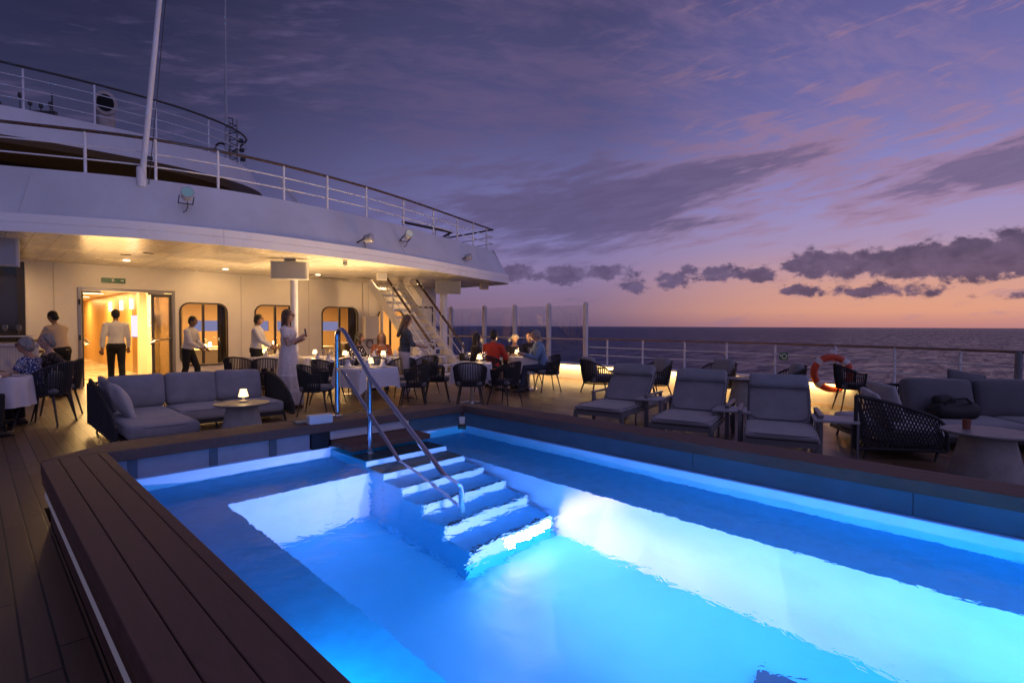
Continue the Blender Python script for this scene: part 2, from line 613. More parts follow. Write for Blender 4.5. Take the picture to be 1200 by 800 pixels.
    def loft(s, rings, cap=True, closed=True):
        n = len(rings[0])
        vs = [v for r_ in rings for v in r_]
        fs = []
        for i in range(len(rings) - 1):
            for k in range(n if closed else n - 1):
                a, b = i * n + k, i * n + (k + 1) % n
                fs.append((a, b, b + n, a + n))
        if cap and closed:
            fs.append(tuple(reversed(range(n))))
            o = (len(rings) - 1) * n
            fs.append(tuple(o + k for k in range(n)))
        return s.add(vs, fs)

    def prism(s, poly, z0, z1):
        n = len(poly)
        vs = [(x, y, z0) for x, y in poly] + [(x, y, z1) for x, y in poly]
        fs = [tuple(reversed(range(n))), tuple(range(n, 2 * n))]
        for k in range(n):
            j = (k + 1) % n
            fs.append((k, j, j + n, k + n))
        return s.add(vs, fs)

    def sphere(s, c, r, n=14, m=8):
        rx, ry, rz = r if isinstance(r, (tuple, list)) else (r, r, r)
        rings = []
        for i in range(1, m):
            a = PI * i / m
            rings.append([(c[0] + rx * math.sin(a) * math.cos(2 * PI * k / n), c[1] + ry * math.sin(a) * math.sin(2 * PI * k / n), c[2] - rz * math.cos(a)) for k in range(n)])
        o = len(s.v)
        s.loft(rings, cap=False)
        b = len(s.v)
        s.add([(c[0], c[1], c[2] - rz), (c[0], c[1], c[2] + rz)], [])
        for k in range(n):
            s.f.append((b, o + (k + 1) % n, o + k))
            q = o + (m - 2) * n
            s.f.append((b + 1, q + k, q + (k + 1) % n))
        return s

    def quad(s, *p):
        return s.add(p, [tuple(range(len(p)))])

    def mesh(s, name, smooth=30):
        me = bpy.data.meshes.new(name)
        me.from_pydata(s.v, [], s.f)
        me.validate()
        if smooth:
            me.shade_smooth()
            me.set_sharp_from_angle(angle=R(smooth))
        return me

    def obj(s, name, m, parent=None, smooth=30, bevel=0.0, label=None):
        o = bpy.data.objects.new(name, s.mesh(name, smooth))
        COL.objects.link(o)
        if m:
            o.data.materials.append(m)
        if parent:
            o.parent = parent
        if bevel:
            bv = o.modifiers.new('bevel', 'BEVEL')
            bv.width = bevel
            bv.segments = 2
            bv.limit_method = 'ANGLE'
            bv.angle_limit = R(40)
            bv.harden_normals = False
        if label:
            o['label'] = label
        return o


def tag(o, label=None, cat=None, group=None, kind=None):
    if label:
        o['label'] = label
    if cat:
        o['category'] = cat
    if group:
        o['group'] = group
    if kind:
        o['kind'] = kind
    return o


def thing(name, label, cat, loc=(0, 0, 0), rz=0.0, group=None):
    o = bpy.data.objects.new(name, None)
    o.empty_display_size = 0.1
    COL.objects.link(o)
    o.location = loc
    o.rotation_euler = (0, 0, rz)
    return tag(o, label, cat, group)


def dup(root, loc, rz, label=None, group=None):
    r_ = root.copy()
    COL.objects.link(r_)
    r_.location = loc
    r_.rotation_euler = (0, 0, rz)
    if label:
        r_['label'] = label
    if group:
        r_['group'] = group
    for ch in list(root.children):
        c = ch.copy()
        COL.objects.link(c)
        c.parent = r_
        for g in list(ch.children):
            d = g.copy()
            COL.objects.link(d)
            d.parent = c
    return r_

# ================================================================== SETTING
WHITE = mat('white paint', (0.66, 0.66, 0.67), 0.40, var=0.09, scale=0.9, bump=0.10, bscale=2.2, stretch=(1, 1, 0.35))
WHITE_B = mat('brightened white paint', (0.84, 0.84, 0.85), 0.32, var=0.03, scale=2)  # lighter paint, with the band's stronger light also put into the colour
WALLW = mat('cream wall paint', (0.78, 0.73, 0.66), 0.45, var=0.06, scale=0.8, bump=0.04, bscale=4)
STEEL = mat('brushed steel', (0.62, 0.62, 0.64), 0.22, metal=1.0, var=0.08, scale=30)
RAILW = mat('rail white paint', (0.76, 0.76, 0.78), 0.35)
TEAKR = mat('varnished rail wood', (0.10, 0.062, 0.045), 0.28, var=0.3, scale=8, stretch=(1, 1, 6))
DARK = mat('dark metal', (0.02, 0.02, 0.024), 0.45)
GREYM = mat('grey metal', (0.22, 0.22, 0.24), 0.4, var=0.1)
BLACK = mat('black rubber', (0.012, 0.012, 0.013), 0.6)
DECK = mat_planks('teak deck', (0.17, 0.105, 0.060), 0.115, 2.3, 'Y', gap=0.007, rough=0.40, var=0.5)
COPE = mat('composite coping boards', (0.125, 0.068, 0.052), 0.70, var=0.16, scale=14, bump=0.12, bscale=120, stretch=(3, 0.6, 1))
COPE_S = mat('coping side boards', (0.11, 0.058, 0.040), 0.5, var=0.2, scale=10, bump=0.1, bscale=80)
TILE = mat('pale pool lining', (0.40, 0.54, 0.78), 0.4, var=0.05, scale=3)
TILE_D = mat('dark blue nonslip lining', (0.06, 0.36, 0.60), 0.55, var=0.07, scale=9, bump=0.05, bscale=40)
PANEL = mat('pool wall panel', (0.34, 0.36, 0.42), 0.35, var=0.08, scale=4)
WARM = (1.0, 0.60, 0.26)

sea = MB().quad((-40000, -40000, -14), (40000, -40000, -14), (40000, 40000, -14), (-40000, 40000, -14)).obj('sea', mat_sea())
tag(sea, 'open sea rippling out to the horizon', None, None, 'structure')

# deck outline follows the bulwark on the starboard side
RAIL_XY = [(11.75, 17.5), (11.75, 14.63), (11.75, 12.9), (11.75, 11.5), (11.75, 10.2), (11.75, 8.75), (11.75, 7.1), (11.75, 5.9), (11.74, 4.9), (11.66, 3.9), (11.42, 2.85), (11.12, 1.86), (10.80, 0.95), (10.45, 0.2), (10.0, -0.7), (9.3, -1.9), (8.2, -3.4), (6.4, -5.2), (4.0, -6.4), (1.5, -6.9), (-2.0, -6.8), (-6.0, -4.5), (-8.5, 0.0), (-9.0, 6.0), (-9.0, 17.5)]
deckp = [(x, y) for x, y in RAIL_XY]
dk = MB()
# the deck is laid around the pool: four sheets of boards
PX0, PX1, PY0, PY1 = 0.385, 4.675, -4.2, 5.575
import bisect


def deck_strip(m, poly):
    m.prism(poly, -0.12, 0.0)


deck_poly_r = [(PX1, PY0)] + [(4.675, 5.575)] + [(4.675, 17.5)] + RAIL_XY[:18] + [(4.675, -6.05)]
dk.prism([(4.675, 17.5), (4.675, -6.05)] + list(reversed(RAIL_XY[:19]))[1:], -0.12, 0.0)
dk.prism([(0.385, 5.575), (4.675, 5.575), (4.675, 17.5), (0.385, 17.5)], -0.12, 0.0)
dk.prism([(-9.0, 17.5), (-9.0, 6.0), (-8.5, 0.0), (-6.0, -4.5), (-2.0, -6.8), (0.385, -6.88), (0.385, 17.5)], -0.12, 0.0)
dk.prism([(0.385, -6.88), (1.5, -6.9), (4.0, -6.4), (4.675, -6.05), (4.675, -4.2), (0.385, -4.2)], -0.12, 0.0)
deck = dk.obj('deck', DECK, smooth=0)
tag(deck, 'dark teak planked ship deck around the pool', None, None, 'structure')
hull = MB()
hp = [(x, y) for x, y in RAIL_XY]
hull.loft([[(x * 0.93, y, -14.5) for x, y in hp], [(x + (0.16 if x > 0 else -0.16), y, -0.13) for x, y in hp]], cap=False)
hullo = hull.obj('ship_hull', WHITE)
tag(hullo, 'white ship hull side below the railing', 'hull')

# ------------------------------------------------------------------ swimming pool
pool = thing('swimming_pool', 'raised outdoor swimming pool with dark wood coping and blue lit water', 'pool')
WZ = 0.18
# coping: boards along each side with 6 mm gaps
b = MB()
xs = [0.34, 0.444, 0.563, 0.682, 0.74]
for i in range(4):
    e = 5.195 if i else 5.16
    b.prism([(xs[i] + 0.0022, -4.24), (xs[i + 1] - 0.0022, -4.24), (xs[i + 1] - 0.0022, 5.195), (xs[i] + 0.0022, e)], 0.36, 0.45)
b.obj('coping', COPE, pool, bevel=0.004)
b = MB()
ys = [5.2, 5.26, 5.38, 5.50, 5.62]
for i in range(4):
    y0, y1 = ys[i] + 0.0022, ys[i + 1] - 0.0022
    lx = lambda y: 0.345 + (y - 5.2) * (0.455 / 0.42)
    rx = lambda y: 4.43 - (y - 5.2) * (0.41 / 0.42)
    b.prism([(lx(y0), y0), (rx(y0), y0), (rx(y1), y1), (lx(y1), y1)], 0.36, 0.45)
b.obj('coping', COPE, pool, bevel=0.004)
b = MB()
xs = [4.36, 4.42, 4.52, 4.62, 4.72]
for i in range(4):
    x0, x1 = xs[i] + 0.0022, xs[i + 1] - 0.0022
    ty = lambda x: 5.2 if x < 4.43 else 5.2 - (x - 4.43) * (0.25 / 0.29)
    b.prism([(x0, -4.24), (x1, -4.24), (x1, ty(x1)), (x0, ty(x0))], 0.36, 0.45)
b.obj('coping', COPE, pool, bevel=0.004)
b = MB()
b.prism([(0.34, -4.66), (4.72, -4.66), (4.72, -4.246), (0.34, -4.246)], 0.36, 0.45)
b.obj('coping', COPE, pool, bevel=0.004)
# outer walls
b = MB()
ow = [(0.39, -4.62), (0.39, 5.12), (0.80, 5.57), (4.00, 5.57), (4.67, 4.93), (4.67, -4.62)]
iw = [(0.36, -4.63), (0.36, 5.13), (0.79, 5.585), (4.01, 5.585), (4.695, 4.94), (4.695, -4.63)]
b.loft([[(x, y, 0.0) for x, y in ow], [(x, y, 0.205) for x, y in ow]], cap=False)
b.obj('side_wall', COPE_S, pool, smooth=0)
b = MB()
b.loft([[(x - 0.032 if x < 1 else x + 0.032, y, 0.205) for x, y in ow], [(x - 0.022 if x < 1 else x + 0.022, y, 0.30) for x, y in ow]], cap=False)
b.obj('sheen_strip', mat('pale sheen strip', (0.62, 0.58, 0.60), 0.5, emis=(0.80, 0.74, 0.82), estr=0.05), pool, smooth=0)  # faint emission stands in for sky reflected on the unlit strip
b = MB()
b.loft([[(x - 0.045 if x < 1 else x + 0.045, y, 0.302) for x, y in ow], [(x - 0.046 if x < 1 else x + 0.046, y, 0.358) for x, y in ow]], cap=False)
b.obj('lip_board', COPE_S, pool, smooth=0)
# inner walls above and below water, ledge, floor
XL, XR, YN, YF = 0.78, 4.40, -4.1, 5.26
LZ, FZ = -0.22, -1.30
EL, ER, EF = 1.38, 3.64, 4.48
b = MB()
# upper wall (above water): panels with seams
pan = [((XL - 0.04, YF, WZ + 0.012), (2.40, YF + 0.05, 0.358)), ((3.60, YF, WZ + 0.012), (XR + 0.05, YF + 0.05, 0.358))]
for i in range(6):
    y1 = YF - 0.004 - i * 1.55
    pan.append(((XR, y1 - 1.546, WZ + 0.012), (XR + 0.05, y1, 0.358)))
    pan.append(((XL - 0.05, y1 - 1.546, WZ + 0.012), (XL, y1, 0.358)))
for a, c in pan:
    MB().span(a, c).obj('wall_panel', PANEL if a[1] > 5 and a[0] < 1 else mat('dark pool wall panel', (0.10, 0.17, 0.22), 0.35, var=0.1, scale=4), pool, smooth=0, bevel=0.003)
for x in (0.90, 1.50, 2.02):
    MB().span((x - 0.02, YF - 0.014, WZ + 0.014), (x + 0.045, YF - 0.001, 0.356)).obj('panel_seam', mat('panel seam strip', (0.10, 0.13, 0.17), 0.4), pool, smooth=0)
MB().span((2.41, YF - 0.02, WZ + 0.004), (2.60, YF + 0.04, 0.357)).obj('skimmer_opening', mat('dark opening', (0.015, 0.02, 0.03), 0.5), pool, smooth=0, bevel=0.01)
MB().span((2.615, YF - 0.012, 0.262), (3.585, YF + 0.04, 0.357)).obj('riser_panel', mat('pale riser panel', (0.62, 0.60, 0.64), 0.4), pool, smooth=0, bevel=0.004)
b = MB()
b.quad((XL, YF, LZ), (XR, YF, LZ), (XR, YF, WZ + 0.02), (XL, YF, WZ + 0.02))
b.quad((XR, YF, LZ), (XR, YN, LZ), (XR, YN, WZ + 0.02), (XR, YF, WZ + 0.02))
b.quad((XL, YN, LZ), (XL, YF, LZ), (XL, YF, WZ + 0.02), (XL, YN, WZ + 0.02))
b.quad((XR, YN, FZ), (XL, YN, FZ), (XL, YN, WZ + 0.15), (XR, YN, WZ + 0.15))
b.quad((EL, EF, FZ), (ER, EF, FZ), (ER, EF, LZ), (EL, EF, LZ))
b.quad((ER, EF, FZ), (ER, YN, FZ), (ER, YN, LZ), (ER, EF, LZ))
b.quad((EL, YN, FZ), (EL, EF, FZ), (EL, EF, LZ), (EL, YN, LZ))
b.obj('basin_wall', TILE, pool, smooth=0)
FLOORB = mat('blue floor lining', (0.07, 0.53, 0.80), 0.45, var=0.05, scale=2)
MB().quad((EL, YN, FZ), (ER, YN, FZ), (ER, EF, FZ), (EL, EF, FZ)).obj('basin_floor', FLOORB, pool, smooth=0)
b = MB()
b.quad((XL, EF, LZ), (XR, EF, LZ), (XR, YF, LZ), (XL, YF, LZ))
b.quad((ER, YN, LZ), (XR, YN, LZ), (XR, EF, LZ), (ER, EF, LZ))
b.quad((XL, YN, LZ), (EL, YN, LZ), (EL, EF, LZ), (XL, EF, LZ))
b.obj('ledge', TILE_D, pool, smooth=0)
# entry platform and submerged steps
SX0, SX1 = 2.62, 3.58
b = MB()
for i in range(3):
    b.span((SX0, 4.83 + i * 0.145, 0.20), (SX1, 4.83 + i * 0.145 + 0.139, 0.255))
b.obj('entry_platform', COPE, pool, bevel=0.006)
prev = YF
for k in range(6):
    fr = 4.55 - 0.30 * k
    z = 0.10 - 0.20 * k
    bot = LZ + 0.002 if fr > EF else FZ
    b = MB()
    b.span((SX0, fr, bot), (SX1, prev - 0.001, z))
    st = b.obj('step', mat('shaded step lining', (0.015, 0.40, 0.62), 0.45), pool, smooth=0, bevel=0.006)  # darker than the risers; the side's shade is put into the colour
    MB().span((SX0 + 0.004, fr - 0.006, max(bot, z - 0.199)), (SX1 - 0.004, fr - 0.001, z - 0.004)).obj('riser', TILE, st, smooth=0)
    b = MB()
    b.span((SX0 + 0.012, fr + 0.03, z + 0.001), (SX1 - 0.012, min(prev, 4.88) - 0.004, z + 0.007))
    tr = b.obj('tread', TILE_D if k > 1 else mat('dark step tread', (0.045, 0.075, 0.085), 0.5, var=0.2, scale=12), st, smooth=0)
    MB().span((SX0 + 0.03, fr + 0.004, z + 0.001), (SX1 - 0.03, fr + 0.026, z + 0.008)).obj('nosing', mat('step nosing', (0.02, 0.03, 0.04), 0.5), st, smooth=0)
    prev = fr
# small grate in the floor
MB().span((2.85, 0.75, FZ + 0.002), (3.25, 1.15, FZ + 0.012)).obj('floor_drain', mat('drain grate', (0.03, 0.07, 0.12), 0.5), pool, smooth=0)
# hidden lamps in the near end and near side trench walls, plus added fills
BLUE = (0.0, 0.44, 1.0)
for x in (1.95, 3.05):
    lamp('AREA', (x, YN + 0.06, -0.75), 32, BLUE, pool, size=0.25, aim=(x, 4, -0.6), name='pool_lamp')
for y in (-2.8, -1.6):
    lamp('AREA', (EL + 0.05, y, -0.75), 24, BLUE, pool, size=0.25, aim=(4, y, -0.75), name='pool_lamp')
PALE = (0.60, 0.52, 1.0)
for x, ax in ((2.35, 1.9), (3.2, 3.0)):
    lamp('SPOT', (x, YN + 0.06, -0.70), 2300, PALE, pool, size=0.08, aim=(ax, EF, -0.60), spot=20, blend=1.0, name='pool_lamp')
lamp('SPOT', (EL + 0.06, 0.75, -0.70), 125, PALE, pool, size=0.07, aim=(ER, 1.6, -0.62), spot=72, blend=1.0, name='pool_lamp')
lamp('SPOT', (EL + 0.06, -1.2, -0.70), 100, (0.62, 0.50, 1.0), pool, size=0.07, aim=(ER, 0.5, -0.70), spot=70, blend=1.0, name='pool_lamp')
lamp('AREA', (3.26, 3.035, -1.02), 34, (1.0, 0.60, 0.95), pool, size=0.5, sizey=0.12, aim=(3.3, 0.0, -1.25), name='pool_lamp')
lamp('SPOT', (2.9, 3.0, -0.95), 110, (1.0, 0.60, 0.95), pool, size=0.12, aim=(3.3, 0.6, -1.15), spot=80, blend=1.0, name='pool_lamp')
_sl = lamp('AREA', (EL + 0.02, -0.9, -0.30), 80, BLUE, pool, size=0.10, sizey=5.8, rot=(0, R(-90), 0), name='ledge_fill_light')  # unseen strip added to brighten the far side wall above the ledge
_sl.data.spread = R(75)
lamp('AREA', ((EL + ER) / 2, YN + 0.05, -0.12), 165, BLUE, pool, size=1.6, sizey=0.10, aim=(1.9, 2.6, FZ), name='pool_lamp')  # blue fill added to brighten the pool floor
lamp('AREA', (XL + 0.03, -0.8, -0.02), 110, BLUE, pool, size=0.10, sizey=6.0, rot=(0, R(-90), 0), name='ledge_fill_light')  # unseen strip added to brighten the near side ledge
lamp('AREA', ((XL + XR) / 2, YN + 0.04, -0.02), 110, BLUE, pool, size=3.4, sizey=0.10, rot=(R(90), 0, 0), name='ledge_fill_light')  # unseen strip added to brighten the far end wall above the ledge
water = MB().quad((XL - 0.02, YN - 0.02, WZ), (XR + 0.02, YN - 0.02, WZ), (XR + 0.02, YF + 0.02, WZ), (XL - 0.02, YF + 0.02, WZ)).obj('water', mat_water_pool(), smooth=0)
tag(water, 'glowing blue pool water with a gently rippled surface', None, None, 'structure')

# ------------------------------------------------------------------ ship superstructure


def catmull(P, n=5):
    out_ = []
    for i in range(len(P) - 1):
        p0, p1, p2, p3 = P[max(i - 1, 0)], P[i], P[i + 1], P[min(i + 2, len(P) - 1)]
        for k in range(n):
            t = k / n
            out_.append(tuple(0.5 * ((2 * p1[j]) + (-p0[j] + p2[j]) * t + (2 * p0[j] - 5 * p1[j] + 4 * p2[j] - p3[j]) * t * t + (-p0[j] + 3 * p1[j] - 3 * p2[j] + p3[j]) * t ** 3) for j in range(len(p1))))
    out_.append(tuple(P[-1]))
    return out_


def offset(C, d):
    o = []
    for i in range(len(C)):
        a, b_ = Vector(C[max(i - 1, 0)][:2]), Vector(C[min(i + 1, len(C) - 1)][:2])
        t = (b_ - a).normalized()
        n = Vector((-t.y, t.x))
        o.append((C[i][0] + n.x * d, C[i][1] + n.y * d))
    return o


ship = thing('ship_superstructure', 'white ship superstructure with curved overhanging upper deck above the lit doorway and windows', 'ship deckhouse')
C0 = catmull([(-6.5, 13.4), (-4.5, 12.55), (-2.2, 11.65), (-0.6, 10.95), (0.32, 10.55), (1.0, 10.25), (1.72, 9.97), (2.54, 9.8), (3.51, 9.73), (4.7, 9.82), (6.2, 10.08), (7.7, 10.5), (9.21, 11.02), (10.7, 11.55), (11.6, 11.86), (12.02, 12.12), (12.14, 12.6), (12.14, 15.0), (12.14, 19.0)], 4)
CZ, BZ, TZ = 2.80, 3.03, 3.80
Cb = offset(C0, 0.012)
C5 = offset(C0, 0.5)
C56 = offset(C0, 0.62)
b = MB()
n = len(C0)
b.loft([[(x, y, CZ - 0.03) for x, y in offset(C0, 0.05)], [(x, y, CZ - 0.03) for x, y in C0], [(x, y, CZ + 0.10) for x, y in C0], [(x, y, CZ + 0.106) for x, y in Cb], [(x, y, CZ + 0.112) for x, y in C0], [(x, y, BZ) for x, y in C0], [(x, y, BZ + 0.01) for x, y in offset(C0, 0.03)]], cap=False, closed=False)
b.obj('fascia_band', WHITE_B, ship)
b = MB()
b.loft([[(x, y, BZ + 0.005) for x, y in offset(C0, 0.028)], [(x, y, TZ) for x, y in C5], [(x, y, TZ + 0.012) for x, y in offset(C0, 0.53)], [(x, y, TZ) for x, y in C56], [(x, y, 3.12) for x, y in C56]], cap=False, closed=False)
b.obj('sloped_bulwark', WHITE, ship)
C02, C48 = offset(C0, 0.024), offset(C0, 0.492)
for i in (17, 42):
    MB().tube([(*C02[i], BZ + 0.012), (*C48[i], TZ - 0.004)], 0.0045, 5).obj('weld_seam', mat('weld seam paint', (0.58, 0.57, 0.56), 0.5), ship)
for i in (30,):
    p0, p1 = C0[i], Cb[i]
    MB().tube([(p0[0], p0[1], CZ - 0.02), (p0[0], p0[1], BZ)], 0.005, 5).obj('weld_seam', mat('weld seam paint', (0.58, 0.57, 0.56), 0.5), ship)
b = MB()
b.add([(x, y, CZ) for x, y in offset(C0, 0.045)] + [(-6.5, 19.0, CZ)], [tuple(range(n + 1))])
SOFF = mat_planks('soffit boards', (0.80, 0.75, 0.66), 0.30, 60, 'Y', gap=0.008, rough=0.24, var=0.05, gapcol=(0.22, 0.19, 0.16), bump=0.15)
b.obj('soffit', SOFF, ship, smooth=0)
b = MB()
b.add([(x, y, 3.12) for x, y in C56] + [(-6.5, 19.0, 3.12)], [tuple(range(n + 1))])
b.obj('upper_deck', mat_planks('upper deck boards', (0.15, 0.10, 0.06), 0.115, 2.0, 'Y', rough=0.5), ship, smooth=0)
# soffit fittings: slots and small domes
b = MB()
for x, y, w in ((6.3, 14.0, 0.9), (8.2, 13.9, 0.9), (2.4, 12.1, 0.16), (2.15, 12.7, 0.16), (7.4, 14.6, 0.9)):
    MB().box((x, y, CZ - 0.006), (w, 0.05, 0.010)).obj('ceiling_slot', BLACK, ship, smooth=0)


# after wall with window cells
WY = 15.4
DOOR = (1.70, 3.60, 2.28)
WINS = [(3.70, 4.80, 0.42, 2.0), (5.50, 6.64, 0.42, 2.0), (7.42, 8.60, 0.42, 2.0), (9.32, 10.3, 0.42, 1.95)]
w = MB()


def rr_pts(x0, x1, z0, z1, r, k=5):
    pts = []
    for cx, cz, a0 in ((x1 - r, z1 - r, 0), (x0 + r, z1 - r, 90), (x0 + r, z0 + r, 180), (x1 - r, z0 + r, 270)):
        for i in range(k + 1):
            a = R(a0 + 90 * i / k)
            pts.append((cx + r * math.cos(a), cz + r * math.sin(a)))
    return pts


def rect_pts(x0, x1, z0, z1, k=5):
    pts = []
    h = k // 2
    for (cx, cz), (ax, az_), (bx, bz) in (((x1, z1), (0, -1), (-1, 0)), ((x0, z1), (1, 0), (0, -1)), ((x0, z0), (0, 1), (1, 0)), ((x1, z0), (-1, 0), (0, 1))):
        for i in range(k + 1):
            t = i / k
            d = 0.12
            if t < 0.5:
                f = (0.5 - t) * 2
                pts.append((cx + ax * d * f, cz + az_ * d * f))
            else:
                f = (t - 0.5) * 2
                pts.append((cx + bx * d * f, cz + bz * d * f))
    return pts


def wall_rect(x0, x1, z0, z1):
    w.span((x0, WY, z0), (x1, WY + 0.10, z1))


xe = -6.5
wall_rect(xe, -1.55, 0, CZ)
wall_rect(-1.55, 0.83, 2.76, CZ)
wall_rect(0.83, DOOR[0], 0, CZ)
wall_rect(DOOR[0], DOOR[1], DOOR[2], CZ)
edge_x = DOOR[1]
for x0, x1, z0, z1 in WINS:
    wall_rect(edge_x, x0 - 0.04, 0, CZ)
    wall_rect(x0 - 0.04, x1 + 0.04, 0, z0 - 0.04)
    wall_rect(x0 - 0.04, x1 + 0.04, z1 + 0.04, CZ)
    o_, i_ = rect_pts(x0 - 0.04, x1 + 0.04, z0 - 0.04, z1 + 0.04), rr_pts(x0, x1, z0, z1, 0.22)
    w.loft([[(x, WY + 0.10, z) for x, z in i_], [(x, WY, z) for x, z in i_], [(x, WY, z) for x, z in o_]], cap=False)
    edge_x = x1 + 0.04
wall_rect(edge_x, 11.66, 0, CZ)
w.span((11.56, WY + 0.101, 0), (11.66, 19.0, CZ))
w.obj('wall', WALLW, ship, smooth=20)
b = MB()
for x in (1.30, 5.15, 7.02, 8.98):
    MB().box((x, WY - 0.004, 1.4), (0.018, 0.008, 2.74)).obj('wall_seam', mat('wall seam', (0.60, 0.56, 0.50), 0.5), ship, smooth=0)
b = MB()
b.span((0.84, WY - 0.10, 0), (1.68, WY - 0.002, 0.07))
b.span((3.68, WY - 0.06, 0), (8.9, WY - 0.002, 0.09))
b.obj('kick_plate', WHITE, ship, smooth=0)
GLASSW = mat_glass('window glass', (0.98, 0.97, 0.95), 0.95, 0.4)
for i, (x0, x1, z0, z1) in enumerate(WINS):
    b = MB()
    o_, i_ = rr_pts(x0 - 0.012, x1 + 0.012, z0 - 0.012, z1 + 0.012, 0.23), rr_pts(x0 + 0.022, x1 - 0.022, z0 + 0.022, z1 - 0.022, 0.20)
    b.loft([[(x, WY - 0.002, z) for x, z in o_], [(x, WY - 0.025, z) for x, z in o_], [(x, WY - 0.025, z) for x, z in i_], [(x, WY + 0.06, z) for x, z in i_]], cap=False)
    xm = (x0 + x1) / 2 - 0.02
    b.box((xm, WY + 0.02, (z0 + z1) / 2), (0.055, 0.06, z1 - z0 - 0.07))
    fr = b.obj('window', mat('window frame bronze', (0.035, 0.028, 0.022), 0.35), ship)
    pts = rr_pts(x0 + 0.02, x1 - 0.02, z0 + 0.02, z1 - 0.02, 0.2)
    MB().add([(x, WY + 0.05, z) for x, z in pts], [tuple(range(len(pts)))]).obj('pane', GLASSW, fr, smooth=0)
# dark glazed door at the port side
b = MB()
for a, c in (((-1.55, WY - 0.02, 0.02), (-1.43, WY + 0.06, 2.76)), ((0.71, WY - 0.02, 0.02), (0.83, WY + 0.06, 2.76)), ((-1.43, WY - 0.02, 2.64), (0.71, WY + 0.06, 2.76)), ((-1.43, WY - 0.02, 0.02), (0.71, WY + 0.06, 0.16)), ((-0.42, WY - 0.018, 0.16), (-0.32, WY + 0.058, 2.64))):
    b.span(a, c)
gd = b.obj('glazed_door', mat('door frame dark', (0.022, 0.018, 0.015), 0.4), ship, smooth=0)
MB().span((-1.43, WY + 0.015, 0.16), (-0.422, WY + 0.025, 2.64)).span((-0.318, WY + 0.015, 0.16), (0.71, WY + 0.025, 2.64)).obj('pane', mat('dark door glass', (0.015, 0.014, 0.012), 0.08, spec=0.6), gd, smooth=0)

# lit doorway: frame, open leaf, corridor behind
b = MB()
b.span((1.70, WY - 0.03, 0), (1.765, WY + 0.13, 2.28))
b.span((3.535, WY - 0.03, 0), (3.60, WY + 0.13, 2.28))
b.span((1.765, WY - 0.03, 2.215), (3.535, WY + 0.13, 2.28))
dfr = b.obj('door_frame', mat('door frame aluminium', (0.34, 0.32, 0.30), 0.35, metal=0.6), ship, smooth=0, bevel=0.006)
b = MB()
for z in (0.4, 1.15, 1.95):
    MB().tube([(1.735, WY - 0.055, z - 0.06), (1.735, WY - 0.055, z + 0.06)], 0.022, 10).obj('hinge', DARK, dfr)
# fixed/open right leaf
b = MB()
b.span((3.10, WY + 0.02, 0.02), (3.165, WY + 0.07, 2.20))
b.span((3.47, WY + 0.02, 0.02), (3.53, WY + 0.07, 2.20))
b.span((3.165, WY + 0.02, 2.12), (3.47, WY + 0.07, 2.20))
b.span((3.165, WY + 0.02, 0.02), (3.47, WY + 0.07, 0.22))
leaf = b.obj('door', mat('door leaf frame', (0.10, 0.085, 0.07), 0.35), ship, smooth=0)
MB().span((3.165, WY + 0.04, 0.22), (3.47, WY + 0.05, 2.12)).obj('pane', mat_glass('tinted door glass', (0.80, 0.68, 0.52), 0.62, 1.6), leaf, smooth=0)
MB().tube([(3.06, WY - 0.04, 0.98), (3.16, WY - 0.06, 1.06), (3.46, WY - 0.06, 1.10), (3.52, WY + 0.02, 1.14)], 0.022, 8).tube([(3.13, WY + 0.03, 1.12), (3.08, WY - 0.05, 0.99)], 0.018, 8).obj('push_bar', STEEL, leaf)
# left leaf swung inward
b = MB()
for a, c in (((1.775, WY + 0.14, 0.02), (1.82, WY + 0.22, 2.20)), ((1.775, WY + 0.92, 0.02), (1.82, WY + 1.0, 2.20)), ((1.775, WY + 0.22, 2.12), (1.82, WY + 0.92, 2.20)), ((1.775, WY + 0.22, 0.02), (1.82, WY + 0.92, 0.22))):
    b.span(a, c)
leaf2 = b.obj('door', mat('door leaf frame', (0.10, 0.085, 0.07), 0.35), ship, smooth=0)
MB().span((1.79, WY + 0.22, 0.22), (1.80, WY + 0.92, 2.12)).obj('pane', mat_glass('tinted door glass', (0.80, 0.68, 0.52), 0.62, 1.6), leaf2, smooth=0)
MB().tube([(1.83, WY + 0.25, 1.12), (1.93, WY + 0.30, 1.02), (1.93, WY + 0.86, 0.98), (1.83, WY + 0.9, 1.05)], 0.022, 8).obj('push_bar', STEEL, leaf2)
# door closers
for x in (1.95, 3.2):
    MB().box((x, WY + 0.0, 2.185), (0.34, 0.058, 0.05)).obj('door_closer', GREYM, dfr, smooth=0)

WOOD = mat_planks('corridor wood panel', (0.52, 0.33, 0.13), 0.62, 9.0, 'X', gap=0.010, rough=0.35, var=0.10, gapcol=(0.12, 0.06, 0.02), bump=0.1)
cor = MB()
cor.span((1.42, WY + 0.101, 0), (1.52, 31.0, 2.5))
cor.span((3.42, 18.6, 0), (3.52, 31.0, 2.5))
cor.span((1.52, 30.9, 0), (3.42, 31.0, 2.5))
cor.obj('corridor_panelling', WOOD, ship, smooth=0)
MB().span((3.66, WY + 0.101, 0), (3.70, 18.6, 2.5)).lathe([(0.24, 0), (0.24, 2.44)], (3.66, 17.5, 0), 20).span((3.40, 18.30, 0), (3.70, 18.6, 2.44)).obj('corridor_pillar', mat('pale corridor plaster', (0.74, 0.70, 0.62), 0.4), ship)
MB().span((1.43, WY + 0.101, 0.002), (3.66, 31.0, 0.006)).obj('corridor_floor', mat('corridor floor', (0.42, 0.36, 0.28), 0.25, var=0.15, scale=2), ship, smooth=0)
MB().span((1.43, WY + 0.101, 2.45), (3.66, 31.0, 2.49)).obj('corridor_ceiling', mat('corridor ceiling', (0.75, 0.71, 0.63), 0.5), ship, smooth=0)
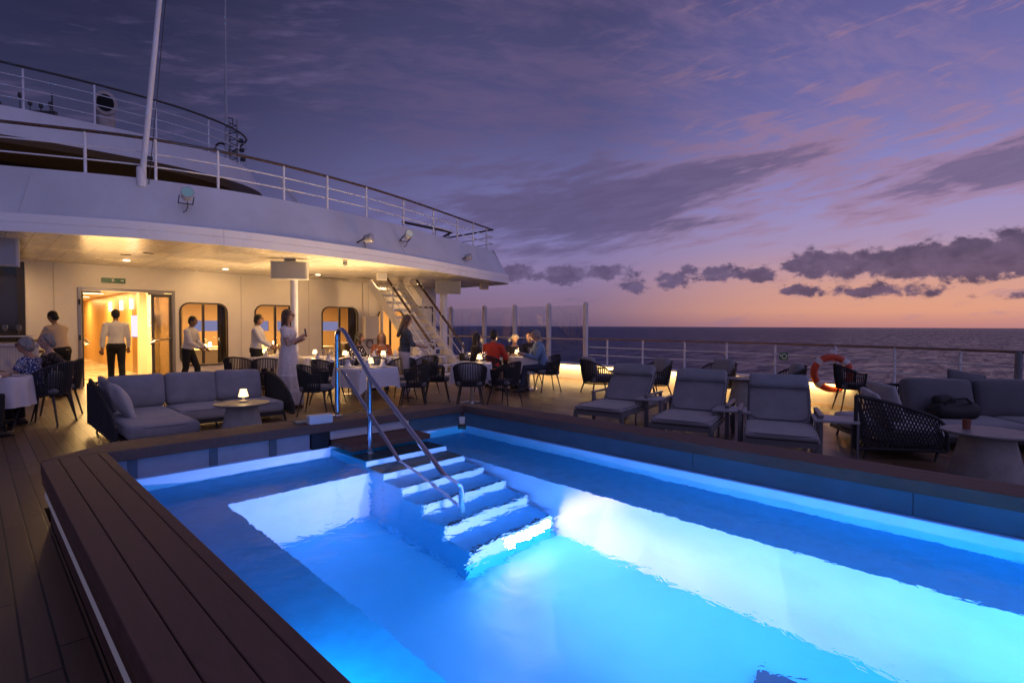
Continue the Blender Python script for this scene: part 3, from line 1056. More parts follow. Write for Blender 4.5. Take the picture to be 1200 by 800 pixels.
b = MB()
for y in (17.2, 19.6, 22.0, 25.0, 28.0):
    MB().box((2.5, y, 2.444), (1.2, 0.12, 0.008)).obj('ceiling_lamp', mat_emit('corridor lamp strip', (1.0, 0.72, 0.40), 7.0), ship, smooth=0)
b = MB()
for y in (19.4, 20.9, 22.8):
    MB().box((3.40, y, 2.06), (0.05, 0.26, 0.30)).obj('wall_sconce', mat_emit('sconce glow', (1.0, 0.76, 0.45), 5.0), ship, smooth=0)
MB().box((3.405, 19.05, 1.40), (0.03, 0.62, 0.62)).obj('corridor_screen', mat_emit('lilac lit screen', (0.72, 0.60, 1.0), 1.5), ship, smooth=0)
b = MB()
b.box((3.44, 17.2, 1.62), (0.02, 0.36, 0.46))
nb = b.obj('notice_board', mat_emit('lit notice', (1.0, 0.86, 0.62), 1.4), ship, smooth=0)
b = MB()
for i, (dy, wz) in enumerate(((0.05, 0.02), (0.05, 0.05), (-0.07, 0.03), (-0.06, 0.07))):
    b.box((3.428, 17.2 + dy, 1.76 - 0.09 * i), (0.004, 0.10, wz))
b.obj('notice_print', mat('notice ink', (0.35, 0.22, 0.10), 0.6), nb, smooth=0)
MB().box((3.44, 16.75, 1.58), (0.02, 0.10, 0.20)).obj('wall_panel_switch', mat('switch panel', (0.10, 0.12, 0.25), 0.3), ship, smooth=0)
for y in (16.9, 19.5, 23.0, 27.5):
    lamp('AREA', (2.55, y, 2.42), 130, (1.0, 0.60, 0.20), ship, size=1.0, sizey=0.5, name='corridor_light')
b = MB()
b.span((1.86, WY - 1.30, 0.004), (3.45, WY - 0.25, 0.016))
mto = b.obj('door_mat', mat('grey blue mat', (0.16, 0.17, 0.20), 0.9, bump=0.3, bscale=200), smooth=0)
tag(mto, 'grey door mat in front of the lit doorway', 'mat')

# dining room behind the windows
rm = MB()
rm.span((3.72, 21.5, 0), (11.5, 21.6, 1.22))
rm.span((3.72, 21.5, 1.60), (11.5, 21.6, 2.5))
for x in (3.72, 5.2, 6.7, 8.2, 9.7, 11.2):
    rm.span((x, 21.5, 1.22), (x + 0.32, 21.6, 1.60))
rm.span((3.72, WY + 0.101, 0), (3.78, 21.5, 2.5))
rm.span((11.44, WY + 0.101, 0), (11.5, 21.5, 2.5))
rm.obj('dining_room_wall', mat('dining room wall', (0.50, 0.36, 0.20), 0.5), ship, smooth=0)
MB().span((3.72, WY + 0.101, 2.44), (11.5, 21.6, 2.5)).obj('dining_room_ceiling', mat('dining room ceiling', (0.72, 0.62, 0.48), 0.4), ship, smooth=0)
MB().span((3.72, WY + 0.101, 0.002), (11.5, 21.6, 0.01)).obj('dining_room_floor', mat('dining room carpet', (0.10, 0.07, 0.05), 0.9), ship, smooth=0)
b = MB()
for x in (4.04, 5.52, 7.02, 8.52, 10.02):
    MB().quad((x, 21.58, 1.22), (x + 1.18, 21.58, 1.22), (x + 1.18, 21.58, 1.60), (x, 21.58, 1.60)).obj('far_window', mat_emit('dusk light through far windows', (0.50, 0.50, 0.95), 0.45), ship, smooth=0)
b = MB()
for (x, y) in ((4.6, 17.0), (6.2, 17.2), (8.0, 17.1), (9.8, 17.0), (5.3, 19.0), (7.4, 19.2)):
    MB().box((x, y, 0.74), (0.95, 0.8, 0.03)).box((x, y, 0.48), (0.9, 0.75, 0.489)).obj('dining_room_table', mat('warm tablecloth', (0.72, 0.64, 0.50), 0.7), ship, smooth=0)
b = MB()
for (x, y) in ((4.0, 16.6), (5.4, 16.8), (5.5, 17.6), (7.0, 17.0), (7.3, 16.7), (9.0, 16.8), (9.1, 17.4)):
    MB().rbox((x, y, 0.62), (0.42, 0.40, 0.5), 0.08, 3).obj('dining_room_chair', mat('dark dining chair', (0.05, 0.03, 0.02), 0.6), ship)
b = MB()
for x0 in (4.95, 6.85, 8.75):
    b = MB()
    b.loft([[(x0 - 0.28 + 0.62 * i / 40, 15.75 + 0.035 * math.sin(i * 1.1) + o_, z) for i in range(41)] for o_, z in ((0, 0.05), (0, 2.43), (0.02, 2.43), (0.02, 0.05))], cap=False, closed=False)
    b.obj('curtain', mat('dark curtain', (0.055, 0.045, 0.04), 0.8), ship)
b = MB()
for (x, y) in ((4.7, 17.0), (6.3, 17.2), (8.1, 17.1), (9.9, 17.0), (5.4, 19.0), (7.5, 19.2)):
    MB().lathe([(0.05, 0.755), (0.05, 0.87), (0.02, 0.9)], (x, y, 0), 10).obj('dining_room_candle', mat_emit('candle glow', (1.0, 0.66, 0.28), 14), ship)
for x in (4.9, 7.0, 9.3):
    lamp('AREA', (x, 18.2, 2.42), 210, (1.0, 0.58, 0.22), ship, size=1.6, sizey=2.5, name='dining_room_light')
lamp('POINT', (10.0, 16.2, 1.9), 10, (1.0, 0.62, 0.2), ship, size=0.1, name='dining_room_light')

lamp('AREA', (2.45, 17.4, 1.25), 65, (1.0, 0.58, 0.22), ship, size=1.6, sizey=2.1, aim=(2.3, 11, 1.7), name='doorway_fill')  # unseen panel added in the corridor to brighten soffit and deck
for x, y in ((2.35, 12.9), (0.2, 13.6), (4.4, 13.3), (6.6, 13.0), (8.6, 13.0), (10.3, 13.6), (-2.5, 13.8)):  # row inferred from the lit wall; the doorway one added to light the waiter
    MB().lathe([(0.045, -0.012), (0.06, -0.010), (0.06, 0.0)], (x, y + 0.9, CZ - 0.002), 14).obj('downlight', mat_emit('downlight glow', (1.0, 0.75, 0.45), 6), ship)
    lamp('SPOT', (x, y + 0.9, CZ - 0.03), 60, WARM, ship, size=0.05, aim=(x, 15.9, 0.9), spot=130, blend=0.9, name='downlight_beam')

# door in the wall by the stairs, cabinet, pipe
b = MB()
b.span((10.66, WY - 0.030, 0.16), (11.46, WY - 0.004, 2.05))
b.obj('service_door', WHITE, ship, smooth=0, bevel=0.01)
b = MB()
b.span((10.60, WY - 0.018, 0.1), (10.655, WY - 0.003, 2.11)).span((11.465, WY - 0.018, 0.1), (11.52, WY - 0.003, 2.11)).span((10.655, WY - 0.018, 2.056), (11.465, WY - 0.003, 2.11))
b.obj('service_door_frame', mat('door gasket', (0.06, 0.05, 0.05), 0.5), ship, smooth=0)
MB().rbox((8.98, WY - 0.13, 1.37), (0.50, 0.22, 0.74), 0.03, 3).obj('hose_cabinet', WALLW, ship)
MB().tube([(8.78, WY - 0.06, 1.78), (8.78, WY - 0.06, 2.78)], 0.03, 8).obj('wall_pipe', WALLW, ship)
MB().tube([(9.42, WY - 0.07, 0.1), (9.42, WY - 0.07, 2.78)], 0.05, 10).obj('wall_pipe', WALLW, ship)
MB().tube([(9.0 + 0.11 * math.cos(a), WY - 0.05, 0.86 + 0.13 * math.sin(a)) for a in [i * PI / 8 for i in range(16)]], 0.014, 6, True).obj('hose_loop', BLACK, ship)
# columns
for x, y, r_ in ((4.80, 11.22, 0.075), (9.78, 12.55, 0.11), (0.2, 12.0, 0.075)):
    MB().lathe([(r_ + 0.05, 0.0), (r_ + 0.05, 0.02), (r_, 0.03), (r_, CZ - 0.001)], (x, y, 0), 18).obj('column', WHITE_B, ship)

# upper tier: visor slab with dark veranda under it
Bc = catmull([(-6.5, 16.3), (-3.0, 15.25), (-1.0, 14.92), (0.48, 14.77), (1.8, 14.68), (3.14, 14.72), (4.14, 14.9), (5.2, 15.35), (5.9, 16.0), (6.15, 16.8), (6.2, 19.0)], 4)
b = MB()
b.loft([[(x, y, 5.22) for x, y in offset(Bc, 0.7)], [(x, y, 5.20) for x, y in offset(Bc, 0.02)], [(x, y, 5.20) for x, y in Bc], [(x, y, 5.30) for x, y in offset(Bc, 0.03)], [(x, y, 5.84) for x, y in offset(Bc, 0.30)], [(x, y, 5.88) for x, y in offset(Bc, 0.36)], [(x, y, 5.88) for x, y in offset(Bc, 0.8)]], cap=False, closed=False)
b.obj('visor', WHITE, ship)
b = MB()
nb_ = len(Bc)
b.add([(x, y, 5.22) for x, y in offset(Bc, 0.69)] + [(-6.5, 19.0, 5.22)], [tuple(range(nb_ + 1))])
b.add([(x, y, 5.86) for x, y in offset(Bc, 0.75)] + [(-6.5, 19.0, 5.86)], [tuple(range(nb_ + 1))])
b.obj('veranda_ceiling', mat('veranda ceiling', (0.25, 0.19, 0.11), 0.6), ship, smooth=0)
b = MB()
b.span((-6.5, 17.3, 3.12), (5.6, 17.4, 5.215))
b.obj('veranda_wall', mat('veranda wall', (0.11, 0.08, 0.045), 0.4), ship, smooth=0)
b = MB()
for x in (-1.6, -0.2, 1.3, 2.2, 2.9, 4.3, 5.2):
    MB().box((x, 17.27, 4.4), (0.10, 0.05, 1.6)).obj('veranda_post', mat('veranda post', (0.22, 0.15, 0.06), 0.5), ship, smooth=0)
lamp('AREA', (2.0, 16.6, 5.15), 12, (1.0, 0.66, 0.2), ship, size=6, sizey=0.6, name='veranda_light')
# stair wing seen past the visor's corner
MB().beam((6.45, 15.9, 5.6), (7.3, 15.3, 4.2), 0.5, 0.10).obj('ladder_stringer', WHITE, ship)
MB().beam((7.0, 16.2, 4.55), (8.6, 16.2, 4.30), 0.5, 0.22).obj('wing_slab', mat('wing slab', (0.5, 0.46, 0.44), 0.5), ship)

# ------------------------------------------------------------------ railings


def railing(name, label, P, heights, post_at, base_z, top_m, bar_m, top_r=0.032, bar_r=0.011, post_r=0.02, top_z=None, post_len=None, post_m=None):
    root = thing(name, label, 'railing')
    MB().tube([(x, y, base_z + heights[-1]) for x, y in P], top_r, 8).obj('handrail', top_m, root)
    b_ = MB()
    for h in heights[:-1]:
        b_.tube([(x, y, base_z + h) for x, y in P], bar_r, 6)
    b_.obj('bars', bar_m, root)
    for (x, y) in post_at:
        MB().tube([(x, y, base_z), (x, y, base_z + heights[-1])], post_r, 8).obj('post', post_m or bar_m, root)
    return root


U5 = offset(C0, 0.53)
ur_posts = [(-4.4, 13.0), (-2.6, 12.35), (-1.0, 11.68), (1.31, 10.7), (2.18, 10.38), (3.08, 10.27), (4.23, 10.3), (5.14, 10.39), (6.14, 10.6), (7.36, 11.0), (8.53, 11.37), (9.65, 11.76), (10.45, 12.02), (11.3, 12.36)]
railing('upper_deck_railing', 'white railing with wooden handrail along the edge of the upper deck', [p for p in U5 if p[1] < 16], (0.22, 0.43, 0.66), ur_posts, TZ, TEAKR, RAILW, top_r=0.026, bar_r=0.013, post_r=0.022)
Bo = offset(Bc, 0.40)
railing('top_deck_railing', 'curved railing with dark handrail on the topmost deck', Bo, (0.22, 0.45, 0.68, 0.90), [(-3.0, 15.7), (-0.9, 15.33), (0.86, 15.17), (2.03, 15.08), (3.2, 15.13), (4.42, 15.45), (5.35, 16.05)], 5.86, mat('dark handrail', (0.07, 0.06, 0.055), 0.4), RAILW, top_r=0.028, bar_r=0.010, post_r=0.020)
# inner stairwell rail seen through the upper railing
r3 = thing('stairwell_railing', 'low stairwell rail with lit wooden top behind the upper deck railing', 'railing')
MB().tube([(7.6, 13.6, 4.35), (8.7, 13.6, 4.35), (9.3, 13.9, 4.35), (10.6, 15.0, 4.35)], 0.04, 8).tube([(8.6, 12.9, 4.35), (10.6, 13.2, 4.35), (11.1, 14.4, 4.35)], 0.04, 8).obj('handrail', TEAKR, r3)
for x, y in ((7.9, 13.6), (8.9, 13.66), (9.9, 13.1), (10.8, 13.6), (10.2, 14.7)):
    MB().tube([(x, y, 3.13), (x, y, 4.35)], 0.022, 8).obj('post', RAILW, r3)
lamp('POINT', (9.0, 14.6, 3.7), 4, WARM, r3, size=0.2, name='stairwell_light')

# starboard bulwark with its lit toe wall, and the deck railing on it
bw = thing('bulwark', 'low white bulwark lit by a warm light strip at the deck edge', 'bulwark')
RL = catmull(RAIL_XY[:21], 3)
RI = offset(RL, -0.0)
b = MB()
b.loft([[(x, y, 0.0) for x, y in offset(RL, -0.06)], [(x, y, 0.41) for x, y in offset(RL, -0.06)]], cap=False, closed=False)
b.loft([[(x, y, 0.41) for x, y in offset(RL, 0.06)], [(x, y, -0.12) for x, y in offset(RL, 0.06)]], cap=False, closed=False)
b.obj('toe_wall', WHITE, bw)
b = MB()
b.loft([[(x, y, 0.40) for x, y in offset(RL, -0.20)], [(x, y, 0.43) for x, y in offset(RL, -0.20)], [(x, y, 0.435) for x, y in offset(RL, 0.08)], [(x, y, 0.40) for x, y in offset(RL, 0.08)]], cap=False, closed=False)
b.loft([[(x, y, 0.40) for x, y in offset(RL, 0.08)], [(x, y, 0.402) for x, y in offset(RL, -0.20)]], cap=False, closed=False)
b.obj('cap_ledge', WHITE, bw)
LED = [p for p in offset(RL, -0.14) if 2.3 < p[1] < 11.3]
b = MB()
b.loft([[(x, y, 0.396) for x, y in LED], [(x + 0.035, y, 0.396) for x, y in LED]], cap=False, closed=False)
b.obj('light_strip', mat_emit('warm led strip', (1.0, 0.60, 0.20), 105.0), bw, smooth=0)
dr_posts = [(11.75, 8.16), (11.75, 7.11), (11.75, 6.0), (11.74, 5.0), (11.68, 3.97), (11.40, 2.80), (11.11, 1.84), (10.80, 0.95), (8.9, -2.5), (6.8, -4.85)]
rl = railing('deck_railing', 'white ship railing with varnished wooden handrail along the starboard deck edge', [p for p in RL if p[1] < 8.85], (0.25, 0.46, 0.68), dr_posts, 0.43, mat('pale rail wood', (0.30, 0.19, 0.13), 0.3), RAILW, top_r=0.022, bar_r=0.014, post_r=0.022)
MB().tube([(10.49, 0.28, 0.43), (10.49, 0.28, 1.13)], 0.045, 10).obj('post', GREYM, rl)
# glass windscreen
gs = thing('glass_windscreen', 'clear glass windscreen panels between pale posts at the deck edge', 'windscreen')
gy = [16.4, 14.63, 12.91, 11.53, 10.16, 8.85]
for y in gy:
    MB().box((11.72, y, 1.25), (0.11, 0.10, 1.66)).lathe([(0.035, 2.08), (0.02, 2.115)], (11.72, y, 0), 8).obj('post', mat('pale screen post', (0.66, 0.62, 0.60), 0.4), gs, bevel=0.008)
for y0, y1 in zip(gy[:-1], gy[1:]):
    MB().span((11.735, y1 + 0.055, 0.45), (11.745, y0 - 0.055, 2.02)).obj('pane', mat_glass('screen glass', (0.90, 0.93, 0.97), 0.95, 0.6), gs, smooth=0)
MB().tube([(11.60, 16.4, 1.10), (11.60, 8.85, 1.10)], 0.020, 8).obj('handrail', mat('pale handrail', (0.6, 0.5, 0.42), 0.35), gs)

# ================================================================== OBJECTS
FAB = mat('grey sofa fabric', (0.235, 0.232, 0.262), 0.92, var=0.12, scale=5, bump=0.25, bscale=260, sheen=0.3)
FAB_L = mat('light pillow fabric', (0.40, 0.39, 0.42), 0.92, var=0.10, scale=6, bump=0.25, bscale=260, sheen=0.3)
FAB_D = mat('charcoal fabric', (0.13, 0.13, 0.15), 0.92, var=0.1, scale=6, bump=0.25, bscale=240, sheen=0.3)
ROPE = mat('black rope weave', (0.022, 0.022, 0.026), 0.7)
FRAME = mat('lounger frame paint', (0.15, 0.15, 0.17), 0.42)
CLOTH = mat('white tablecloth', (0.66, 0.64, 0.68), 0.85, var=0.04, scale=3, bump=0.1, bscale=150)
CONE = mat('fibre concrete', (0.30, 0.285, 0.28), 0.8, var=0.15, scale=9, bump=0.2, bscale=90)
CONETOP = mat('grey table top', (0.16, 0.155, 0.16), 0.45, var=0.15, scale=6)
LAMPGLOW = mat_emit('lamp shade glow', (1.0, 0.66, 0.30), 3.6)
LAMPBASE = mat('lamp base', (0.62, 0.52, 0.40), 0.4)
TGLASS = mat_glass('table glass', (0.97, 0.97, 1.0), 0.95, 2.2)
PORC = mat('white porcelain', (0.78, 0.77, 0.75), 0.2)
TEALWOOD = mat('brown table wood', (0.15, 0.085, 0.045), 0.4, var=0.2, scale=10)


def T(x, y, z=0.0, rz=0.0):
    return Matrix.Translation((x, y, z)) @ Matrix.Rotation(rz, 4, 'Z')


def piping(parent, c, d, rot, m_):
    """a welt sewn round the edge of a cushion (its thinnest side is the thickness)"""
    ax = min(range(3), key=lambda k: d[k])
    o_ = [k for k in range(3) if k != ax]
    pts = []
    M3 = Euler(rot).to_matrix()
    n_ = 48
    for i in range(n_):
        a = 2 * PI * i / n_
        p_ = 7.0
        r_ = (abs(math.cos(a)) ** p_ + abs(math.sin(a)) ** p_) ** (-1 / p_)
        q = [0, 0, 0]
        q[o_[0]] = r_ * math.cos(a) * (d[o_[0]] / 2 - 0.002)
        q[o_[1]] = r_ * math.sin(a) * (d[o_[1]] / 2 - 0.002)
        pts.append(M3 @ Vector(q))
    b_ = MB()
    b_.tube([p + Vector(c) for p in pts], 0.006, 6, closed=True)
    b_.obj('piping', m_, parent)


# ------------------------------------------------------------------ dining chair
def woven_shell(a0, a1, rx0, ry0, rx1, ry1, z0, zt, n, lat=False):
    """cords between a lower and an upper rim; zt(angle) is the top height"""
    b_ = MB()
    low, top = [], []
    for i in range(n + 1):
        a = a0 + (a1 - a0) * i / n
        low.append(Vector((rx0 * math.cos(a), ry0 * math.sin(a), z0)))
        top.append(Vector((rx1 * math.cos(a), ry1 * math.sin(a), zt(a))))
    for i in range(n + 1):
        m_ = (low[i] + top[i]) / 2 * 1.0
        m_.x *= 1.03
        m_.y *= 1.03
        b_.tube([low[i], m_, top[i]], 0.0105, 5)
    return b_, low, top


def make_chair():
    t = thing('dining_chair', 'x', 'chair')
    zt = lambda a: 0.665 + 0.145 * max(0.0, -math.cos(a)) ** 0.8
    b_, low, top = woven_shell(R(62), R(298), 0.235, 0.245, 0.285, 0.295, 0.40, zt, 40)
    b_.obj('woven_back', ROPE, t)
    b_ = MB()
    b_.tube(top, 0.014, 7)
    b_.tube(low, 0.012, 7)
    for e in (0, -1):
        b_.tube([low[e], top[e]], 0.013, 7)
    b_.obj('rim', ROPE, t)
    MB().lathe([(0.06, 0.385), (0.225, 0.39), (0.235, 0.41), (0.06, 0.415)], (0.0, 0, 0), 24).obj('seat', ROPE, t)
    MB().rbox((0.01, 0, 0.445), (0.44, 0.44, 0.07), 0.035, 4, puff=0.01).obj('seat_cushion', FAB_D, t)
    for sx_ in (1, -1):
        for sy_ in (1, -1):
            MB().tube([(0.155 * sx_, 0.16 * sy_, 0.40), (0.235 * sx_, 0.235 * sy_, 0.0)], [0.016, 0.010], 7).obj('leg', DARK, t)
    return t


CHAIRS = [
    # u, t, rz(deg), label
    (370, 8.7, -40, 'black woven dining chair left of the square table by the pool handrail'),
    (384, 9.9, -60, 'black woven dining chair tucked behind the handrail post near the window tables'),
    (484, 9.35, 150, 'black woven dining chair right of the table behind the pool handrail'),
    (470, 10.4, 215, 'black woven dining chair behind the standing woman in light trousers'),
    (512, 10.35, -35, 'black woven dining chair left of the small table by the stairs'),
    (551, 9.55, 45, 'black woven dining chair with its back to the pool at the middle table'),
    (592, 9.75, 100, 'black woven dining chair between the middle and the round table'),
    (642, 11.9, 152, 'black woven dining chair under the man in the blue shirt'),
    (572, 11.75, 25, 'black woven dining chair under the man in the red shirt'),
    (553, 12.6, 0, 'black woven dining chair under the long-haired woman at the round table'),
    (604, 13.0, 225, 'black woven dining chair on the far side of the round table'),
    (621, 13.1, 200, 'black woven dining chair beside the sea windscreen at the round table'),
    (281, 10.9, 45, 'black woven dining chair behind the corner sofa, in front of the waiter by the window'),
    (314, 10.6, 60, 'black woven dining chair half hidden behind the woman in the white dress'),
    (403, 10.7, 90, 'black woven dining chair with its back to the pool at the long window table'),
    (436, 11.0, 75, 'black woven dining chair at the near right side of the long window table'),
    (419, 12.35, -75, 'black woven dining chair under the dark-haired woman by the window'),
    (449, 12.9, -100, 'black woven dining chair under the blonde woman at the window table'),
    (497, 11.3, 190, 'black woven dining chair at the foot of the stairs'),
    (52, 7.75, 150, 'black woven armchair holding the woman in the spotted blue dress'),
    (66, 8.35, 165, 'black woven armchair under the woman in the dark lace blouse'),
    (1000, 9.3, -60, 'black woven armchair standing beside the orange lifebuoy'),
]
chair0 = make_chair()
for i, (u, t_, rz, lab) in enumerate(CHAIRS):
    x, y = at(u, t_)
    sc = 1.12 if u in (52, 66, 1004) else 1.0
    c = chair0 if i == 0 else dup(chair0, (x, y, 0), R(rz))
    c.location = (x, y, 0)
    c.rotation_euler = (0, 0, R(rz))
    c.scale = (sc, sc, sc)
    tag(c, lab, 'chair', 'black woven dining chairs')


# ------------------------------------------------------------------ lounge armchairs by the bulwark
def make_lounge_chair():
    t = thing('lounge_chair', 'x', 'armchair')
    zt = lambda a: 0.52 + 0.22 * max(0.0, -math.cos(a)) ** 0.7
    b_, low, top = woven_shell(R(48), R(312), 0.34, 0.34, 0.42, 0.41, 0.24, zt, 44)
    b_.obj('woven_back', ROPE, t)
    b_ = MB()
    b_.tube(top, 0.017, 7).tube(low, 0.014, 7)
    for e in (0, -1):
        b_.tube([low[e], top[e]], 0.016, 7)
    b_.obj('rim', ROPE, t)
    MB().rbox((0.03, 0, 0.33), (0.62, 0.58, 0.15), 0.05, 4, puff=0.02).obj('seat_cushion', FAB_D, t)
    MB().rbox((-0.24, 0, 0.60), (0.14, 0.50, 0.40), 0.06, 4, puff=0.03, rot=(0, R(-14), 0)).obj('back_cushion', FAB, t)
    for sx_ in (1, -1):
        for sy_ in (1, -1):
            MB().tube([(0.24 * sx_, 0.24 * sy_, 0.25), (0.31 * sx_, 0.30 * sy_, 0.0)], [0.018, 0.012], 7).obj('leg', DARK, t)
    return t


LC = [(703, 11.6, -28, 'black woven lounge armchair farthest along the lit bulwark, next to the windscreen'),
      (764, 11.3, 150, 'black woven lounge armchair behind the gap of the first and second sun lounger'),
      (838, 10.9, 160, 'black woven lounge armchair behind the middle sun lounger'),
      (916, 9.9, 120, 'black woven lounge armchair behind the nearest sun lounger, left of the lifebuoy')]
lc0 = make_lounge_chair()
for i, (u, t_, rz, lab) in enumerate(LC):
    x, y = at(u, t_)
    c = lc0 if i == 0 else dup(lc0, (x, y, 0), R(rz))
    c.location = (x, y, 0)
    c.rotation_euler = (0, 0, R(rz))
    tag(c, lab, 'armchair', 'lounge armchairs along the lit bulwark')


# ------------------------------------------------------------------ sun loungers
def make_lounger():
    t = thing('sun_lounger', 'x', 'sun lounger')   # head towards +X, foot edge at x = 0
    W2 = 0.345
    for s_ in (1, -1):
        MB().span((0.0, s_ * W2 - 0.02, 0.22), (1.88, s_ * W2 + 0.02, 0.28)).obj('side_rail', FRAME, t, smooth=0, bevel=0.005)
        for x in (0.0, 1.76):
            MB().span((x, s_ * W2 - 0.026, 0.0), (x + 0.055, s_ * W2 + 0.026, 0.219)).obj('leg', FRAME, t, smooth=0, bevel=0.004)
        a = MB()
        a.span((0.72, s_ * (W2 + 0.075) - 0.022, 0.0), (0.775, s_ * (W2 + 0.075) + 0.022, 0.44))
        a.span((1.30, s_ * (W2 + 0.075) - 0.022, 0.0), (1.345, s_ * (W2 + 0.075) + 0.022, 0.44))
        a.span((0.70, s_ * (W2 + 0.075) - 0.025, 0.441), (1.37, s_ * (W2 + 0.075) + 0.025, 0.466))
        a.obj('armrest', FRAME, t, smooth=0, bevel=0.005)
    MB().span((0.002, -W2 + 0.021, 0.08), (0.04, W2 - 0.021, 0.12)).span((0.002, -W2 + 0.021, 0.215), (0.045, W2 - 0.021, 0.275)).obj('foot_bar', FRAME, t, smooth=0)
    MB().span((0.05, -W2 + 0.021, 0.245), (1.86, W2 - 0.021, 0.262)).obj('sling', FAB_D, t, smooth=0)
    q_ = MB().rbox((0.44, 0, 0.31), (0.92, 0.70, 0.052), 0.024, 5, puff=0.008).obj('seat_cushion', FAB, t)
    piping(q_, (0.44, 0, 0.335), (0.91, 0.69, 0.01), (0, 0, 0), FAB_D)
    ang = R(46)
    c, s_ = math.cos(ang), math.sin(ang)
    L = 0.69
    ox, oz = 0.90, 0.30
    fr = MB()
    for sy_ in (1, -1):
        fr.beam((ox, sy_ * 0.33, oz - 0.03), (ox + (L - 0.05) * c, sy_ * 0.33, oz - 0.03 + (L - 0.05) * s_), 0.035, 0.03)
    fr.beam((ox + 0.5 * c, 0.30, oz - 0.03 + 0.5 * s_), (ox + 0.62, 0.30, 0.26), 0.025, 0.025)
    fr.beam((ox + 0.5 * c, -0.30, oz - 0.03 + 0.5 * s_), (ox + 0.62, -0.30, 0.26), 0.025, 0.025)
    fr.obj('back_frame', FRAME, t, smooth=0)
    q_ = MB().rbox((ox + 0.5 * L * c + 0.01, 0, oz + 0.5 * L * s_ + 0.02), (L, 0.66, 0.052), 0.024, 5, puff=0.006, rot=(0, -ang, 0)).obj('back_cushion', FAB, t)
    piping(q_, (ox + 0.5 * L * c - 0.016, 0, oz + 0.5 * L * s_ + 0.045), (L - 0.02, 0.65, 0.01), (0, -ang, 0), FAB_D)
    MB().rbox((ox + (L - 0.09) * c - 0.05, 0, oz + (L - 0.09) * s_ + 0.045), (0.20, 0.665, 0.085), 0.04, 5, puff=0.008, rot=(0, -ang, 0)).obj('headrest', FAB, t)
    return t


LG = [((6.05, 4.36), 10, 'grey cushioned sun lounger nearest the dining tables, first in the row'),
      ((5.92, 3.07), 15, 'grey cushioned sun lounger in the middle of the row of three'),
      ((5.90, 1.93), 20, 'grey cushioned sun lounger closest to the woven sofa and lifebuoy')]
lg0 = make_lounger()
for i, ((x, y), rz, lab) in enumerate(LG):
    c = lg0 if i == 0 else dup(lg0, (x, y, 0), R(rz))
    c.location = (x, y, 0)
    c.rotation_euler = (0, 0, R(rz))
    tag(c, lab, 'sun lounger', 'row of sun loungers facing the pool')


def make_side_table():
    t = thing('side_table', 'x', 'side table')
    MB().rbox((0, 0, 0.405), (0.44, 0.44, 0.03), 0.008, 2).obj('table_top', mat('pale grey table top', (0.36, 0.35, 0.38), 0.45), t)
    for sx_ in (1, -1):
        for sy_ in (1, -1):
            MB().span((sx_ * 0.205 - 0.011, sy_ * 0.205 - 0.011, 0), (sx_ * 0.205 + 0.011, sy_ * 0.205 + 0.011, 0.39)).obj('leg', FRAME, t, smooth=0)
    return t


stb0 = make_side_table()
for i, (x, y, rz, lab) in enumerate(((6.98, 4.02, 12, 'low square side table between the first two sun loungers'), (6.80, 2.80, 15, 'low square side table between the middle and the nearest sun lounger'), (6.92, 1.70, 20, 'low square side table between the nearest sun lounger and the woven sofa'))):
    c = stb0 if i == 0 else dup(stb0, (x, y, 0), R(rz))
    c.location = (x, y, 0)
    c.rotation_euler = (0, 0, R(rz))
    tag(c, lab, 'side table', 'side tables between the loungers')


# ------------------------------------------------------------------ cone tables
def make_cone_table():
    t = thing('cone_table', 'x', 'side table')
    MB().lathe([(0.26, 0.0), (0.265, 0.01), (0.17, 0.475)], (0, 0, 0), 32).obj('base', CONE, t)
    MB().lathe([(0.30, 0.476), (0.31, 0.484), (0.31, 0.494), (0.30, 0.50)], (0, 0, 0), 40).obj('table_top', CONETOP, t)
    return t


ct0 = make_cone_table()
CT = [((2.33, 6.97), 1.0, 'grey cone-shaped side table with a lit lamp by the left corner sofa'), ((6.59, 0.37), 1.12, 'grey cone-shaped side table with a small cup by the woven right sofa'), (at(872, 10.0), 1.0, 'grey cone-shaped side table standing by the lit bulwark behind the loungers')]
for i, (p, sc, lab) in enumerate(CT):
    c = ct0 if i == 0 else dup(ct0, (p[0], p[1], 0), 0)
    c.location = (p[0], p[1], 0)
    c.scale = (sc, sc, 1.0)
    tag(c, lab, 'side table', 'cone-shaped side tables')
cup = thing('cup', 'small reddish brown cup on the cone table by the right sofa', 'cup', (6.60, 0.52, 0.50))
MB().lathe([(0.03, 0), (0.036, 0.09), (0.032, 0.09), (0.027, 0.01)], n=18, cap=False).lathe([(0.03, 0.0), (0.028, 0.012)], n=18).obj('cup_body', mat('red brown cup', (0.22, 0.07, 0.05), 0.5), cup)


